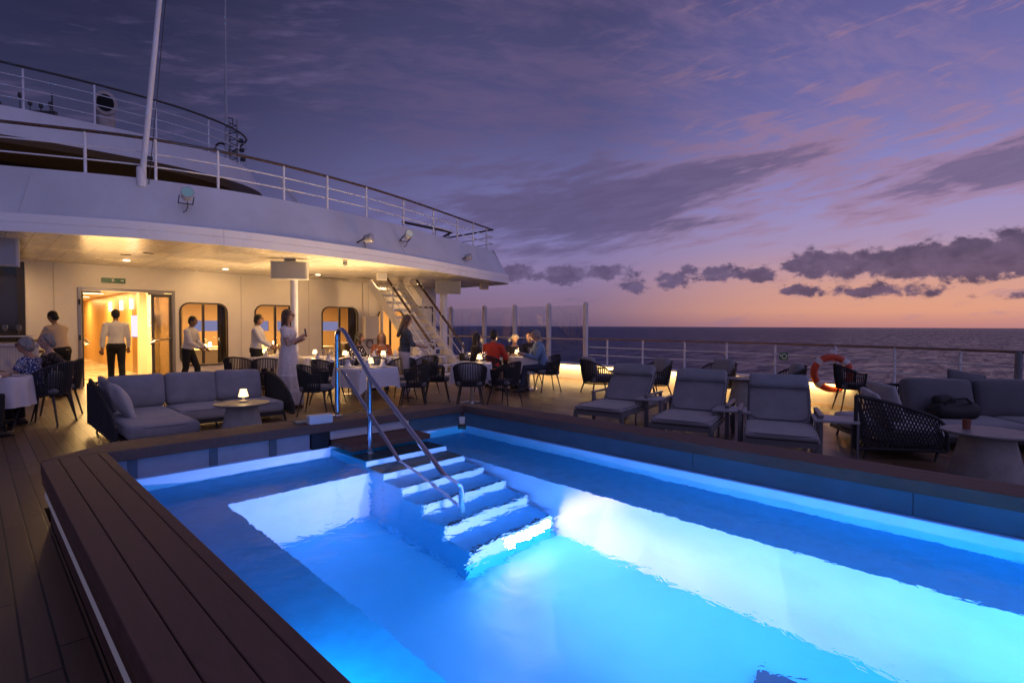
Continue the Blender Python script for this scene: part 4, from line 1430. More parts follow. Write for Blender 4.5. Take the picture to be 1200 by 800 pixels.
# ------------------------------------------------------------------ sofas
def arm_panel(P, zt, zb, lat, cord=0.008, n=34):
    """woven panel on a plan polyline P with top heights zt and bottom zb"""
    b_ = MB()
    Pd = []
    seg = [0.0]
    for i in range(1, len(P)):
        seg.append(seg[-1] + (Vector(P[i]) - Vector(P[i - 1])).length)

    def pt(s_):
        s_ = max(0, min(seg[-1], s_))
        for i in range(1, len(P)):
            if s_ <= seg[i] + 1e-9:
                f = (s_ - seg[i - 1]) / max(1e-9, seg[i] - seg[i - 1])
                return (P[i - 1][0] + (P[i][0] - P[i - 1][0]) * f, P[i - 1][1] + (P[i][1] - P[i - 1][1]) * f, zt[i - 1] + (zt[i] - zt[i - 1]) * f)
    top, low = [], []
    m_ = 24
    for i in range(m_ + 1):
        x, y, z = pt(seg[-1] * i / m_)
        top.append((x, y, z))
        low.append((x, y, zb))
    for i in range(n + 1):
        s0 = seg[-1] * i / n
        if lat:
            for d in (0.10, -0.10):
                x0, y0, _ = pt(s0 - d)
                x1, y1, z1 = pt(s0 + d)
                if z1 - zb > 0.03:
                    b_.tube([(x0, y0, zb), (x1, y1, z1)], cord, 5)
        else:
            x1, y1, z1 = pt(s0)
            if z1 - zb > 0.03:
                b_.tube([(x1, y1, zb), (x1, y1, z1)], cord, 5)
    rim_ = MB()
    rim_.tube(top, 0.02, 7).tube(low, 0.018, 7).tube([low[0], top[0]], 0.02, 7).tube([low[-1], top[-1]], 0.02, 7)
    return b_, rim_


def sofa_left():
    ox, oy = 2.2, 8.5
    t = thing('corner_sofa', 'grey corner sofa with black woven arms and a deep left seat by the pool', 'sofa', (ox, oy, 0))

    def L(b_):
        b_.tr = Matrix.Translation((-ox, -oy, 0))
        return b_
    # platform frame
    L(MB()).span((1.20, 7.12, 0.10), (1.92, 9.0, 0.15)).span((1.921, 8.17, 0.10), (3.34, 9.0, 0.15)).obj('frame', DARK, t, smooth=0)
    for x, y in ((1.25, 7.18), (1.87, 7.18), (1.2, 9.0), (3.34, 8.2), (3.34, 9.0), (2.4, 8.22)):
        L(MB()).tube([(x, y, 0.11), (x + (0.03 if x > 2 else -0.03), y, 0)], [0.018, 0.012], 7).obj('leg', DARK, t)
    L(MB()).rbox((1.56, 8.02, 0.235), (0.72, 1.78, 0.16), 0.05, 5, puff=0.012, wob=0.002).obj('seat_cushion', FAB, t)
    L(MB()).rbox((2.28, 8.52, 0.235), (0.70, 0.78, 0.16), 0.05, 5, puff=0.012, wob=0.002).obj('seat_cushion', FAB, t)
    L(MB()).rbox((2.98, 8.52, 0.235), (0.69, 0.78, 0.16), 0.05, 5, puff=0.012, wob=0.002).obj('seat_cushion', FAB, t)
    for x, a in ((1.60, -3), (2.26, 2), (2.90, -2)):
        bc_ = L(MB()).rbox((x, 8.86, 0.53), (0.66, 0.19, 0.46), 0.07, 6, puff=0.035, rot=(R(-14), 0, R(a)), wob=0.009).obj('back_cushion', FAB, t)
        piping(bc_, (x - ox, 8.86 - oy, 0.53), (0.66, 0.19, 0.46), (R(-12), 0, R(a)), FAB_D)
    for c_, d_ in (((1.56, 8.02, 0.29), (0.72, 1.78, 0.01)), ((2.28, 8.52, 0.29), (0.70, 0.78, 0.01)), ((2.98, 8.52, 0.29), (0.69, 0.78, 0.01))):
        sc_ = [c for c in t.children if c.name.startswith('seat_cushion')][0]
        piping(sc_, (c_[0] - ox, c_[1] - oy, c_[2]), d_, (0, 0, 0), FAB_D)
    bw_, rm_ = arm_panel([(1.10, 9.08), (3.42, 9.08)], [0.66, 0.66], 0.12, False, n=80)
    bw_.tr = None
    for q, nme in ((bw_, 'woven_back'), (rm_, 'back_rim')):
        q.v = [(x - ox, y - oy, z) for x, y, z in q.v]
        q.obj(nme, ROPE, t)
    for x in (1.12, 3.42):
        P = [(x, 9.06), (x, 8.75), (x, 8.45), (x, 8.2), (x, 8.05)]
        Z = [0.70, 0.66, 0.56, 0.42, 0.26]
        if x < 2:
            P = [(x, 9.06), (x, 8.6), (x, 8.1), (x, 7.6), (x, 7.3)]
            Z = [0.71, 0.66, 0.56, 0.42, 0.28]
        q1, q2 = arm_panel(P, Z, 0.12, True, n=34)
        for q, nme in ((q1, 'woven_arm'), (q2, 'arm_rim')):
            q.v = [(a_ - ox, b_ - oy, z) for a_, b_, z in q.v]
            q.obj(nme, ROPE, t)
    return t


sofa_left()
for x, y, z, rot, lab, m_ in ((1.30, 8.05, 0.50, (R(0), R(-22), R(4)), 'soft light grey pillow propped against the left woven arm of the corner sofa', FAB_L), (1.24, 8.62, 0.55, (R(6), R(-16), R(-6)), 'grey pillow wedged in the rear left corner of the corner sofa', FAB_D)):
    p = MB().rbox((0, 0, 0), (0.055, 0.47, 0.44), 0.026, 8, puff=0.062, wob=0.010).obj('throw_pillow', m_)
    p.location = (x, y, z)
    p.rotation_euler = rot
    tag(p, lab, 'pillow')


def sofa_right():
    ox, oy = 6.90, 1.40
    t = thing('woven_sofa', 'charcoal L-shaped sofa with a lattice woven arm at the right edge of the deck', 'sofa', (ox, oy, 0), R(-54))
    # local x runs right across the photograph, y away from the pool
    MB().span((0.25, 0.03, 0.10), (0.80, 1.5, 0.15)).span((0.801, 0.62, 0.10), (3.2, 1.5, 0.15)).obj('frame', DARK, t, smooth=0)
    for x, y in ((0.05, 0.05), (0.76, 0.05), (0.35, 1.45), (1.6, 0.66), (3.1, 0.66), (3.1, 1.45)):
        MB().tube([(x, y, 0.11), (x - 0.04, y - 0.02, 0)], [0.018, 0.012], 7).obj('leg', DARK, t)
    MB().rbox((0.54, 0.72, 0.245), (0.60, 1.36, 0.18), 0.055, 5, puff=0.012, wob=0.002).obj('seat_cushion', FAB_L, t)
    MB().rbox((1.45, 0.98, 0.245), (1.20, 0.84, 0.18), 0.055, 5, puff=0.012).obj('seat_cushion', FAB, t)
    MB().rbox((2.65, 0.98, 0.245), (1.18, 0.84, 0.18), 0.055, 5, puff=0.012).obj('seat_cushion', FAB, t)
    for x, a in ((1.46, 2), (2.28, -3), (3.10, 2)):
        q_ = MB().rbox((x, 1.34, 0.55), (0.80, 0.20, 0.48), 0.07, 6, puff=0.035, rot=(R(-12), 0, R(a)), wob=0.009).obj('back_cushion', FAB_D, t)
        piping(q_, (x, 1.34, 0.55), (0.80, 0.20, 0.48), (R(-12), 0, R(a)), FAB)
    q1, q2 = arm_panel([(-0.09, 0), (0.10, 0), (0.35, 0), (0.58, 0), (0.72, 0), (0.79, 0), (0.82, 0)], [0.70, 0.665, 0.60, 0.53, 0.47, 0.40, 0.28], 0.12, True, cord=0.0075, n=26)
    q1.obj('woven_arm', ROPE, t)
    q2.obj('arm_rim', ROPE, t)
    q1, q2 = arm_panel([(0.86, 1.54), (3.8, 1.54)], [0.68, 0.68], 0.12, False, n=104)
    q1.obj('woven_back', ROPE, t)
    q2.obj('back_rim', ROPE, t)
    return t


sofa_right()


def local45(x, y, z):
    c_, s_ = math.cos(R(-54)), math.sin(R(-54))
    return (6.90 + x * c_ - y * s_, 1.40 + x * s_ + y * c_, z)


for x, y, z, ry, rzz, lab in ((0.24, 0.26, 0.53, -24, -6, 'pale grey pillow leaning by the lattice arm of the right sofa'), (0.56, 0.72, 0.56, -18, 12, 'grey pillow standing in the corner of the right sofa behind the pale pillow')):
    p = MB().rbox((0, 0, 0), (0.055, 0.47, 0.45), 0.026, 8, puff=0.064, wob=0.011).obj('throw_pillow', FAB_L)
    p.location = local45(x, y, z)
    p.rotation_euler = (0, R(ry), R(-54 + rzz))
    tag(p, lab, 'pillow')
p = MB().rbox((0, 0, 0), (0.47, 0.05, 0.42), 0.024, 8, puff=0.06, wob=0.01).obj('throw_pillow', FAB_D)
p.location = local45(2.0, 1.62, 0.66)
p.rotation_euler = (R(-20), R(8), R(-54))
tag(p, 'dark pillow peeking over the backrest of the right sofa', 'pillow')
bag = thing('shoulder_bag', 'slouched black bag lying on the right sofa seat', 'bag', local45(1.45, 0.98, 0.335), R(-50))
MB().rbox((0, 0, 0.10), (0.52, 0.30, 0.20), 0.09, 6, puff=0.02, wob=0.022).obj('bag_body', BLACK, bag)
MB().rbox((-0.10, 0.02, 0.20), (0.22, 0.20, 0.12), 0.05, 5, wob=0.02).obj('flap', BLACK, bag)
MB().tube([(-0.22, -0.1, 0.14), (-0.12, -0.14, 0.25), (0.06, -0.12, 0.26), (0.2, -0.08, 0.15)], 0.014, 6).obj('strap', BLACK, bag)


# ------------------------------------------------------------------ dining tables, cloths
def make_cloth(name, label, cx, cy, rz, ax, ay, drop, rnd=0.0, ztop=0.745):
    """cloth over a rectangular (ax x ay half sizes) or round table top"""
    n = 96
    rings = []

    def outline(a, kx, ky):
        c_, s_ = math.cos(a), math.sin(a)
        if rnd:
            return kx * c_, ky * s_
        p_ = 18.0
        r_ = (abs(c_ / kx) ** p_ + abs(s_ / ky) ** p_) ** (-1 / p_)
        return r_ * c_, r_ * s_
    for k in (0.02, 0.5, 0.92, 0.985):
        rings.append([(*outline(2 * PI * i / n, ax * k, ay * k), ztop + 0.006) for i in range(n)])
    rings.append([(*outline(2 * PI * i / n, ax * 1.01, ay * 1.01), ztop) for i in range(n)])
    for j in range(1, 8):
        f = j / 7
        ring = []
        for i in range(n):
            a = 2 * PI * i / n
            x, y = outline(a, ax * 1.012, ay * 1.012)
            if rnd:
                cor = 0.0
                w_ = math.sin(a * 13) * 0.030 * f + math.sin(a * 5 + 1) * 0.015 * f
            else:
                cor = max(0.0, (abs(x) / ax + abs(y) / ay - 1.55) / 0.47) ** 2
                w_ = 0.006 * f * math.sin(a * 17 + cx) + 0.05 * f * cor
            l_ = math.hypot(x, y)
            x += x / l_ * (w_ + 0.02 * f)
            y += y / l_ * (w_ + 0.02 * f)
            ring.append((x, y, ztop - drop * f * (1 + 0.42 * cor)))
        rings.append(ring)
    o = MB().loft(rings, cap=False).obj(name, CLOTH, smooth=60)
    o.location = (cx, cy, 0)
    o.rotation_euler = (0, 0, rz)
    tag(o, label, 'tablecloth', 'white tablecloths')
    return o


def make_table(label, cx, cy, rz, ax, ay, rnd=False):
    t = thing('dining_table', label, 'table', (cx, cy, 0), rz, 'dining tables under white cloths')
    if rnd:
        MB().lathe([(ax - 0.01, 0.71), (ax, 0.72), (ax, 0.735), (ax - 0.01, 0.74)], n=36).obj('table_top', TEALWOOD, t)
    else:
        MB().box((0, 0, 0.725), (ax * 2 - 0.01, ay * 2 - 0.01, 0.03)).obj('table_top', TEALWOOD, t, smooth=0)
    MB().tube([(0, 0, 0.02), (0, 0, 0.709)], 0.035, 12).obj('pedestal', STEEL, t)
    MB().lathe([(0.22, 0), (0.22, 0.012), (0.05, 0.024)], n=24).obj('foot_plate', STEEL, t)
    return t


TABLES = [
    (*at(429, 9.0), 8, 0.40, 0.36, 0.30, False, 'square table behind the pool handrail'),
    (*at(553, 10.1), -45, 0.36, 0.33, 0.30, False, 'small square table in front of the stairs'),
    (*at(620, 12.35), 0, 0.46, 0.46, 0.36, True, 'round table with five seated guests'),
    (*at(413, 11.4), 3, 0.78, 0.36, 0.24, False, 'long table below the third window'),
    (*at(478, 12.3), 5, 0.42, 0.36, 0.26, False, 'table beside the foot of the stairs'),
    (*at(318, 12.2), 3, 0.55, 0.36, 0.24, False, 'table under the second window behind the woman in white'),
    (*at(-12, 7.2), 10, 0.42, 0.42, 0.40, True, 'round table at the left picture edge'),
]
for (x, y, rz, ax, ay, drop, rnd, lab) in TABLES:
    make_table('dining ' + lab, x, y, R(rz), ax, ay, rnd)
    make_cloth('tablecloth', 'white cloth hanging over the ' + lab, x, y, R(rz), ax, ay, drop, 1.0 if rnd else 0.0)


# ------------------------------------------------------------------ table lamps
def make_lamp():
    t = thing('table_lamp', 'x', 'lamp')
    MB().lathe([(0.045, 0), (0.048, 0.012), (0.012, 0.022), (0.012, 0.07)], n=18).obj('lamp_base', LAMPBASE, t)
    b_ = MB()
    prof = []
    for k in range(4):
        z0 = 0.062 + k * 0.024
        r0 = 0.058 - k * 0.006
        prof += [(r0 - 0.012, z0), (r0, z0 + 0.006), (r0 - 0.001, z0 + 0.016), (r0 - 0.012, z0 + 0.021)]
    b_.lathe(prof, n=20)
    b_.obj('lamp_shade', LAMPGLOW, t)
    lamp('POINT', (0, 0, 0.20), 2.6, (1.0, 0.60, 0.24), t, size=0.04, name='lamp_light')
    lamp('SPOT', (0, 0, 0.17), 150, (1.0, 0.62, 0.27), t, size=0.04, aim=(0, 0, 2), spot=165, blend=0.9, name='soffit_uplight')  # uplight added above the shade to brighten the soffit
    return t


LAMPS = [
    (284.5, 6.62, 0.505, 'small glowing lamp on the cone table by the corner sofa'),
    (434, 9.02, 0.755, 'glowing lamp on the square table behind the pool handrail'),
    (562, 10.2, 0.755, 'glowing lamp on the small table in front of the stairs'),
    (606, 12.3, 0.755, 'glowing lamp among the guests on the round table'),
    (449, 11.5, 0.755, 'glowing lamp at the right end of the long window table'),
    (404, 11.5, 0.755, 'glowing lamp left of the seated women on the long window table'),
    (369, 11.9, 0.755, 'glowing lamp at the far left end of the window tables'),
    (310, 12.2, 0.755, 'glowing lamp on the table under the second window'),
]
lp0 = make_lamp()
for i, (u, t_, z, lab) in enumerate(LAMPS):
    x, y = at(u, t_)
    c = lp0 if i == 0 else dup(lp0, (x, y, z), 0)
    c.location = (x, y, z)
    tag(c, lab, 'lamp', 'small glowing table lamps')
# the lamp at the far left stands on its own little table
tx, ty = at(369, 11.9)
make_table('dining table in line with the white column', tx, ty, 0, 0.36, 0.34)
make_cloth('tablecloth', 'white cloth hanging over the table in line with the white column', tx, ty, 0, 0.36, 0.34, 0.22)

# glasses, plates, napkins
wg = None


def make_wine_glass():
    o = MB().lathe([(0.032, 0), (0.03, 0.004), (0.004, 0.008), (0.004, 0.085), (0.022, 0.10), (0.036, 0.135), (0.034, 0.175), (0.029, 0.20)], n=14, cap=False).obj('wine_glass', TGLASS)
    return o


def make_plate():
    return MB().lathe([(0.07, 0.0), (0.12, 0.012), (0.125, 0.016), (0.115, 0.014), (0.06, 0.006)], n=22).obj('plate', PORC)


def make_napkin():
    return MB().loft([[(0.06 * math.cos(a), 0.06 * math.sin(a), 0.0) for a in [2 * PI * k / 8 for k in range(8)]], [(0.045 * math.cos(a), 0.02 * math.sin(a), 0.07) for a in [2 * PI * k / 8 for k in range(8)]], [(0.05 * math.cos(a), 0.004 * math.sin(a), 0.12) for a in [2 * PI * k / 8 for k in range(8)]]]).obj('napkin', CLOTH)


TT = [(TABLES[0], 'the square table behind the pool handrail'), (TABLES[1], 'the small table in front of the stairs'), (TABLES[2], 'the round table of five guests'), (TABLES[3], 'the long window table'), (TABLES[4], 'the table beside the stairs'), (TABLES[5], 'the table under the second window'), (TABLES[6], 'the round table at the left edge')]
g0 = p0 = n0 = None
for tb, nm in TT:
    x0, y0, rz, ax, ay = tb[:5]
    q = 3 if ax > 0.7 else 2
    for s_ in (1, -1):
        for k in range(q):
            fx = (k - (q - 1) / 2) * ax * 0.9 + random.uniform(-0.03, 0.03)
            m_ = T(x0, y0, 0, R(rz))
            for dx_, dy_ in ((0.16, 0.16), (0.10, 0.23)):
                p_ = m_ @ Vector((fx * 0.9 + dx_ * 0.6, s_ * ay * (0.85 - dy_ * 1.6), 0.752))
                if g0 is None:
                    g0 = o = make_wine_glass()
                else:
                    o = g0.copy()
                    COL.objects.link(o)
                o.location = p_
                tag(o, 'clear wine glass standing on ' + nm, 'glass', 'wine glasses on ' + nm)
            p_ = m_ @ Vector((fx * 0.95, s_ * ay * 0.62, 0.752))
            if p0 is None:
                p0 = o = make_plate()
            else:
                o = p0.copy()
                COL.objects.link(o)
            o.location = p_
            tag(o, 'white plate laid on ' + nm, 'plate', 'plates on ' + nm)
            if nm.startswith(('the square', 'the long', 'the table')):
                p_ = m_ @ Vector((fx * 0.95, s_ * ay * 0.62, 0.765))
                if n0 is None:
                    n0 = o = make_napkin()
                else:
                    o = n0.copy()
                    COL.objects.link(o)
                o.location = p_
                o.rotation_euler = (0, 0, R(rz + 90 * s_))
                tag(o, 'folded white napkin on a plate on ' + nm, 'napkin', 'napkins on ' + nm)

# ------------------------------------------------------------------ pool handrail
hr = thing('pool_handrail', 'polished steel handrail with two rails leading down the pool steps', 'handrail', (2.83, 5.52, 0))
HX = mat('polished steel', (0.72, 0.72, 0.74), 0.12, metal=1.0)


def H(pts):
    return [(0, y - 5.52, z) for y, z in pts]


arc = [(5.52 - 0.09 * (1 - math.cos(R(a))), 1.315 + 0.09 * math.sin(R(a))) for a in range(0, 91, 15)]
MB().tube(H([(5.52, 0.45)] + arc + [(5.39, 1.40), (5.35, 1.38), (5.31, 1.35), (4.84, 0.94), (3.63, 0.18), (3.46, 0.075), (3.42, 0.04), (3.405, -0.02), (3.40, -0.70)]), 0.024, 12).obj('upper_rail', HX, hr)
MB().tube(H([(5.50, 0.965), (5.44, 0.965), (5.40, 0.955), (5.36, 0.93), (4.82, 0.545), (4.33, 0.19), (3.42, -0.47)]), 0.020, 12).obj('lower_rail', HX, hr)
MB().tube(H([(4.84, 0.10), (4.84, 0.935)]), 0.024, 12).obj('post', HX, hr)
MB().lathe([(0.055, 0), (0.055, 0.008), (0.03, 0.02)], (0, 0, 0.451), 18).obj('flange', HX, hr)
MB().lathe([(0.055, 0), (0.055, 0.008), (0.03, 0.02)], (0, 4.84 - 5.52, 0.108), 18).obj('flange', HX, hr)
bx = thing('tray', 'small pale tray hooked on the pool edge under the handrail', 'tray', (2.50, 5.25, 0.451), R(-6))
MB().rbox((0, 0, 0.045), (0.24, 0.10, 0.09), 0.008, 2).obj('tray_body', mat('pale plastic', (0.62, 0.66, 0.68), 0.5), bx)
MB().box((-0.10, 0.12, 0.012), (0.22, 0.12, 0.02)).obj('lid', mat('grey plastic lid', (0.2, 0.2, 0.2), 0.5), bx, smooth=0)

# ------------------------------------------------------------------ stairs
stair = thing('deck_stairs', 'white steel stairs with wooden handrails climbing to the upper deck', 'stairs', (8.9, 11.2, 0))
SXL, SXR = 8.42, 9.38
ybot, ytop = 11.15, 14.35
slope = 2.78 / (ytop - ybot)


def SP(x, y, z):
    return (x - 8.9, y - 11.2, z)


for x in (SXL - 0.03, SXR + 0.03):
    b = MB()
    b.beam(SP(x, ybot - 0.02, 0.03), SP(x, ytop - 0.05, 2.72), 0.045, 0.24)
    b.obj('stringer', WHITE_B, stair, smooth=0)
TREAD = mat('stair tread', (0.10, 0.065, 0.045), 0.5, var=0.2)
nst = 13
for k in range(1, nst):
    z = 2.78 * k / nst
    y = ybot + z / slope
    b = MB()
    b.span(SP(SXL, y - 0.13, z - 0.035), SP(SXR, y + 0.13, z))
    tr = b.obj('tread', TREAD, stair, smooth=0, bevel=0.005)
    MB().span(SP(SXL, y - 0.137, z - 0.06), SP(SXR, y - 0.131, z - 0.004)).obj('nosing', WHITE_B, tr, smooth=0)
for x in (SXL - 0.03, SXR + 0.03):
    MB().tube([SP(x, ybot + 0.02, 0.86), SP(x, ybot + 0.1, 0.95), SP(x, ytop - 0.35, 0.95 + slope * (ytop - 0.45 - ybot))], 0.034, 8).obj('handrail', TEAKR, stair)
    b = MB()
    for h in (0.35, 0.65):
        b.tube([SP(x, ybot + 0.1, h), SP(x, ytop - 0.5, h + slope * (ytop - 0.6 - ybot))], 0.012, 6)
    b.obj('rail_bars', RAILW, stair)
    for y in (ybot + 0.08, ybot + 1.0, ybot + 1.9):
        z = slope * (y - ybot)
        MB().tube([SP(x, y, z + 0.02), SP(x, y, z + 0.93)], 0.026, 8).obj('post', RAILW, stair)

# ------------------------------------------------------------------ speakers / fittings on the ship
SPK = mat('loudspeaker casing', (0.56, 0.55, 0.56), 0.5)
GRILL = mat('loudspeaker grille', (0.36, 0.36, 0.40), 0.6, bump=0.4, bscale=400)


def speaker(label, x, y, z, w_, h_, rz):
    t = thing('ceiling_speaker', label, 'loudspeaker', (x, y, z), R(rz), 'loudspeakers under the overhang')
    MB().box((0, 0.02, 0), (w_, 0.22, h_)).obj('casing', SPK, t, smooth=0, bevel=0.012)
    MB().box((0, -0.096, 0), (w_ * 0.90, 0.012, h_ * 0.9)).obj('grille', GRILL, t, smooth=0, bevel=0.004)
    MB().box((0, 0.05, h_ / 2 + 0.03), (w_ * 0.3, 0.08, 0.06)).obj('bracket', SPK, t, smooth=0)


speaker('large pale loudspeaker box hanging at the left end of the overhang', 0.18, 11.15, 2.53, 0.74, 0.42, -5)
speaker('pale loudspeaker box hanging in front of the slim white column', 4.62, 11.0, 2.56, 0.70, 0.36, -35)
speaker('pale loudspeaker box hanging in front of the thick column near the stairs', 9.75, 12.30, 2.55, 0.72, 0.36, -35)
for (x, y, lab) in ((7.5, 12.2, 'small white junction box under the overhang near the stairs'), (11.55, 12.75, 'small white box under the outer corner of the overhang')):
    t = thing('junction_box', lab, 'fitting', (x, y, 2.70), R(-30))
    MB().box((0, 0, 0), (0.26, 0.18, 0.19)).obj('casing', WALLW, t, smooth=0, bevel=0.01)
    MB().box((0, -0.094, 0), (0.2, 0.008, 0.13)).obj('cover', SPK, t, smooth=0)
t = thing('ceiling_sensor', 'small ball-shaped sensor under the edge of the overhang', 'sensor', (5.5, 10.35, 2.76))
MB().lathe([(0.05, 0.0), (0.05, 0.038)], n=14).obj('mount', WALLW, t)
MB().sphere((0, 0, -0.03), 0.05).obj('dome', GREYM, t)


def floodlight(label, x, y, z, rz, tilt, lit):
    t = thing('floodlight', label, 'floodlight', (x, y, z), R(rz), 'floodlights on the sloped bulwark')
    t.scale = (0.85, 0.85, 0.85)
    m_ = Matrix.Rotation(R(tilt), 4, 'X')
    b_ = MB()
    b_.tr = m_
    prof = [(0.055, -0.02), (0.085, 0.0), (0.095, 0.05), (0.10, 0.16), (0.115, 0.165), (0.115, 0.20), (0.10, 0.20)]
    rings = [[(r_ * math.cos(2 * PI * k / 18), -z_, r_ * math.sin(2 * PI * k / 18)) for k in range(18)] for r_, z_ in prof]
    b_.loft(rings)
    b_.obj('housing', GREYM if False else mat('floodlight housing', (0.42, 0.42, 0.45), 0.4, metal=0.3), t)
    l_ = MB()
    l_.tr = m_
    l_.loft([[(r_ * math.cos(2 * PI * k / 18), -z_, r_ * math.sin(2 * PI * k / 18)) for k in range(18)] for r_, z_ in ((0.098, 0.202), (0.06, 0.212), (0.01, 0.214))])
    l_.obj('lens', mat_emit('floodlight blue reflection', (0.30, 0.50, 0.75), 0.28) if lit == 1 else (mat_emit('floodlight pale glow', (0.8, 0.72, 0.75), 0.35) if lit == 2 else mat('floodlight lens', (0.35, 0.36, 0.42), 0.15)), t)  # blue lens: faint emission stands in for a reflection
    b_ = MB()
    for s_ in (1, -1):
        b_.beam((s_ * 0.12, -0.06, 0), (s_ * 0.12, 0.14, -0.10), 0.015, 0.03)
    b_.beam((-0.12, 0.14, -0.10), (0.12, 0.14, -0.10), 0.03, 0.015)
    b_.obj('bracket', DARK, t)
    MB().tube([(0.02, 0.03, -0.08), (0.02, -0.02, -0.17), (0.0, 0.03, -0.25), (-0.04, 0.12, -0.27)], 0.008, 6).obj('cable', BLACK, t)


floodlight('round floodlight with a painted blue lens reflection on the sloped bulwark above the doorway', 2.49, 9.88, 3.50, -8, -18, 1)
floodlight('round grey floodlight low on the sloped bulwark left of the pale glowing one', 5.75, 10.0, 3.22, 35, -10, 0)
floodlight('pale glowing floodlight in the middle of the sloped bulwark', 7.02, 10.38, 3.46, -5, -22, 2)
floodlight('round grey floodlight nearest the outer corner of the overhang', 9.52, 11.26, 3.30, 35, -8, 0)

# exit sign over the doorway
es = thing('exit_sign', 'green emergency exit sign over the lit doorway', 'sign', (2.365, WY - 0.02, 2.465))
MB().box((0, 0, 0), (0.45, 0.03, 0.11)).obj('plate', mat('exit green', (0.012, 0.13, 0.06), 0.4), es, smooth=0)
PICT = mat('pictogram white', (0.7, 0.75, 0.7), 0.5)
arr = MB().prism([(-0.02, -0.012), (0.02, -0.012), (0.02, -0.03), (0.05, 0.0), (0.02, 0.03), (0.02, 0.012), (-0.02, 0.012)], 0, 0.002).obj('arrow', PICT, es, smooth=0)
arr.rotation_euler = (R(90), 0, 0)
arr.location = (0.15, -0.017, 0)
MB().box((-0.02, -0.017, 0), (0.035, 0.003, 0.06)).box((0.005, -0.017, -0.012), (0.05, 0.003, 0.014)).box((0.0, -0.017, 0.038), (0.018, 0.003, 0.016)).obj('running_figure', PICT, es, smooth=0)

# ------------------------------------------------------------------ lifebuoy and sign on the railing
lb = thing('lifebuoy', 'orange lifebuoy with white bands hung on the deck railing', 'lifebuoy', (11.26, 2.82, 0.60), R(203))
OR = mat('lifebuoy orange', (0.62, 0.075, 0.025), 0.45, var=0.1, scale=8)
WB = mat('lifebuoy white', (0.72, 0.70, 0.68), 0.5)
b = MB()
for i in range(48):
    pass
ringp = [(0, 0.295 * math.cos(2 * PI * k / 48), 0.295 * math.sin(2 * PI * k / 48)) for k in range(48)]
b.tube(ringp, 0.062, 12, closed=True)
b.obj('ring', OR, lb)
for q in (45, 135, 225, 315):
    MB().tube([(0, 0.295 * math.cos(R(q + d)), 0.295 * math.sin(R(q + d))) for d in (-9, -4.5, 0, 4.5, 9)], 0.0655, 12).obj('band', WB, lb)
MB().tube([(0.0, (0.37 - 0.05 * abs(math.sin(2 * a - PI / 2))) * math.cos(a), (0.37 - 0.05 * abs(math.sin(2 * a - PI / 2))) * math.sin(a)) for a in [2 * PI * k / 48 for k in range(48)]], 0.008, 6, closed=True).obj('grab_line', WB, lb)
MB().box((-0.05, 0, 0.34), (0.10, 0.10, 0.16)).obj('holder', WB, lb, smooth=0, bevel=0.01)
sg = thing('railing_sign', 'small green safety sign clipped to the deck railing', 'sign', (11.36, 3.70, 0.87), R(200))
MB().box((0, 0, 0), (0.012, 0.15, 0.15)).obj('plate', mat('safety green', (0.012, 0.16, 0.04), 0.45), sg, smooth=0)
MB().tube([(0.008, 0.042 * math.cos(2 * PI * k / 20) + 0.012, 0.042 * math.sin(2 * PI * k / 20)) for k in range(20)], 0.010, 6, closed=True).obj('ring_symbol', PICT, sg)
MB().box((0.009, -0.052, 0.02), (0.004, 0.02, 0.05)).obj('bar_symbol', PICT, sg, smooth=0)

# ------------------------------------------------------------------ things on the upper decks
fp = thing('flagpole', 'tall white flagpole leaning aft from the upper deck edge', 'flagpole', (1.98, 10.36, 3.70))
MB().tube([(0, 0, 0), (0.07, -0.14, 1.0), (0.315, -0.63, 4.5)], [0.044, 0.042, 0.030], 14).obj('pole', mat('pole white', (0.70, 0.70, 0.74), 0.4), fp)
MB().tube([(0.09, -0.02, 0.0), (0.16, -0.16, 1.0), (0.38, -0.64, 4.5)], 0.006, 5).obj('halyard', DARK, fp)
MB().lathe([(0.070, -0.05), (0.070, 0.25), (0.054, 0.27)], n=14).obj('socket', mat('pole white', (0.70, 0.70, 0.74), 0.4), fp)
MB().box((0.09, -0.06, 0.42), (0.10, 0.05, 0.05)).obj('cleat', DARK, fp, smooth=0)
vc = thing('ventilation_cowl', 'large steel ventilation cowl with a dark round mouth on the top deck', 'ventilator', (2.35, 15.95, 5.86), R(-8))
vc.scale = (0.72, 0.72, 0.86)
b = MB()
b.tube([(0, 0, 0), (0, 0, 0.62)], 0.27, 22)
b.obj('pipe', mat('aged steel', (0.34, 0.30, 0.28), 0.4, metal=0.5, var=0.25, scale=4), vc)
b = MB()
b.tube([(0, 0.25, 0.85), (0, -0.05, 0.88), (0, -0.32, 0.88)], [0.25, 0.32, 0.32], 24)
b.obj('hood', mat('aged steel', (0.34, 0.30, 0.28), 0.4, metal=0.5, var=0.25, scale=4), vc)
MB().tube([(0, -0.321, 0.88), (0, -0.328, 0.88)], 0.23, 24).obj('mouth', mat('dark mouth', (0.004, 0.004, 0.005), 0.9), vc)
an = thing('whip_antenna', 'very thin whip antenna rising from the top deck behind the curved railing', 'antenna', (*at(268, 14.6), 5.86))
MB().tube([(0, 0, 0), (0, 0, 1.35), (0, 0, 3.0), (0.02, 0, 6.0)], [0.05, 0.035, 0.022, 0.012], 8).obj('mast', mat('antenna grey', (0.40, 0.40, 0.44), 0.5), an)
MB().tube([(0, 0, 1.15), (0.16, 0, 1.15), (0.16, 0, 1.0)], 0.014, 6).obj('bracket', DARK, an)
lm = thing('lattice_mast', 'short lattice equipment mast at the end of the top deck', 'mast', (*at(275, 15.0), 5.60))
for x, y in ((-0.12, 0), (0.12, 0), (0.0, 0.2)):
    MB().tube([(x, y, 0), (x, y, 1.5)], 0.018, 6).obj('post', GREYM, lm)
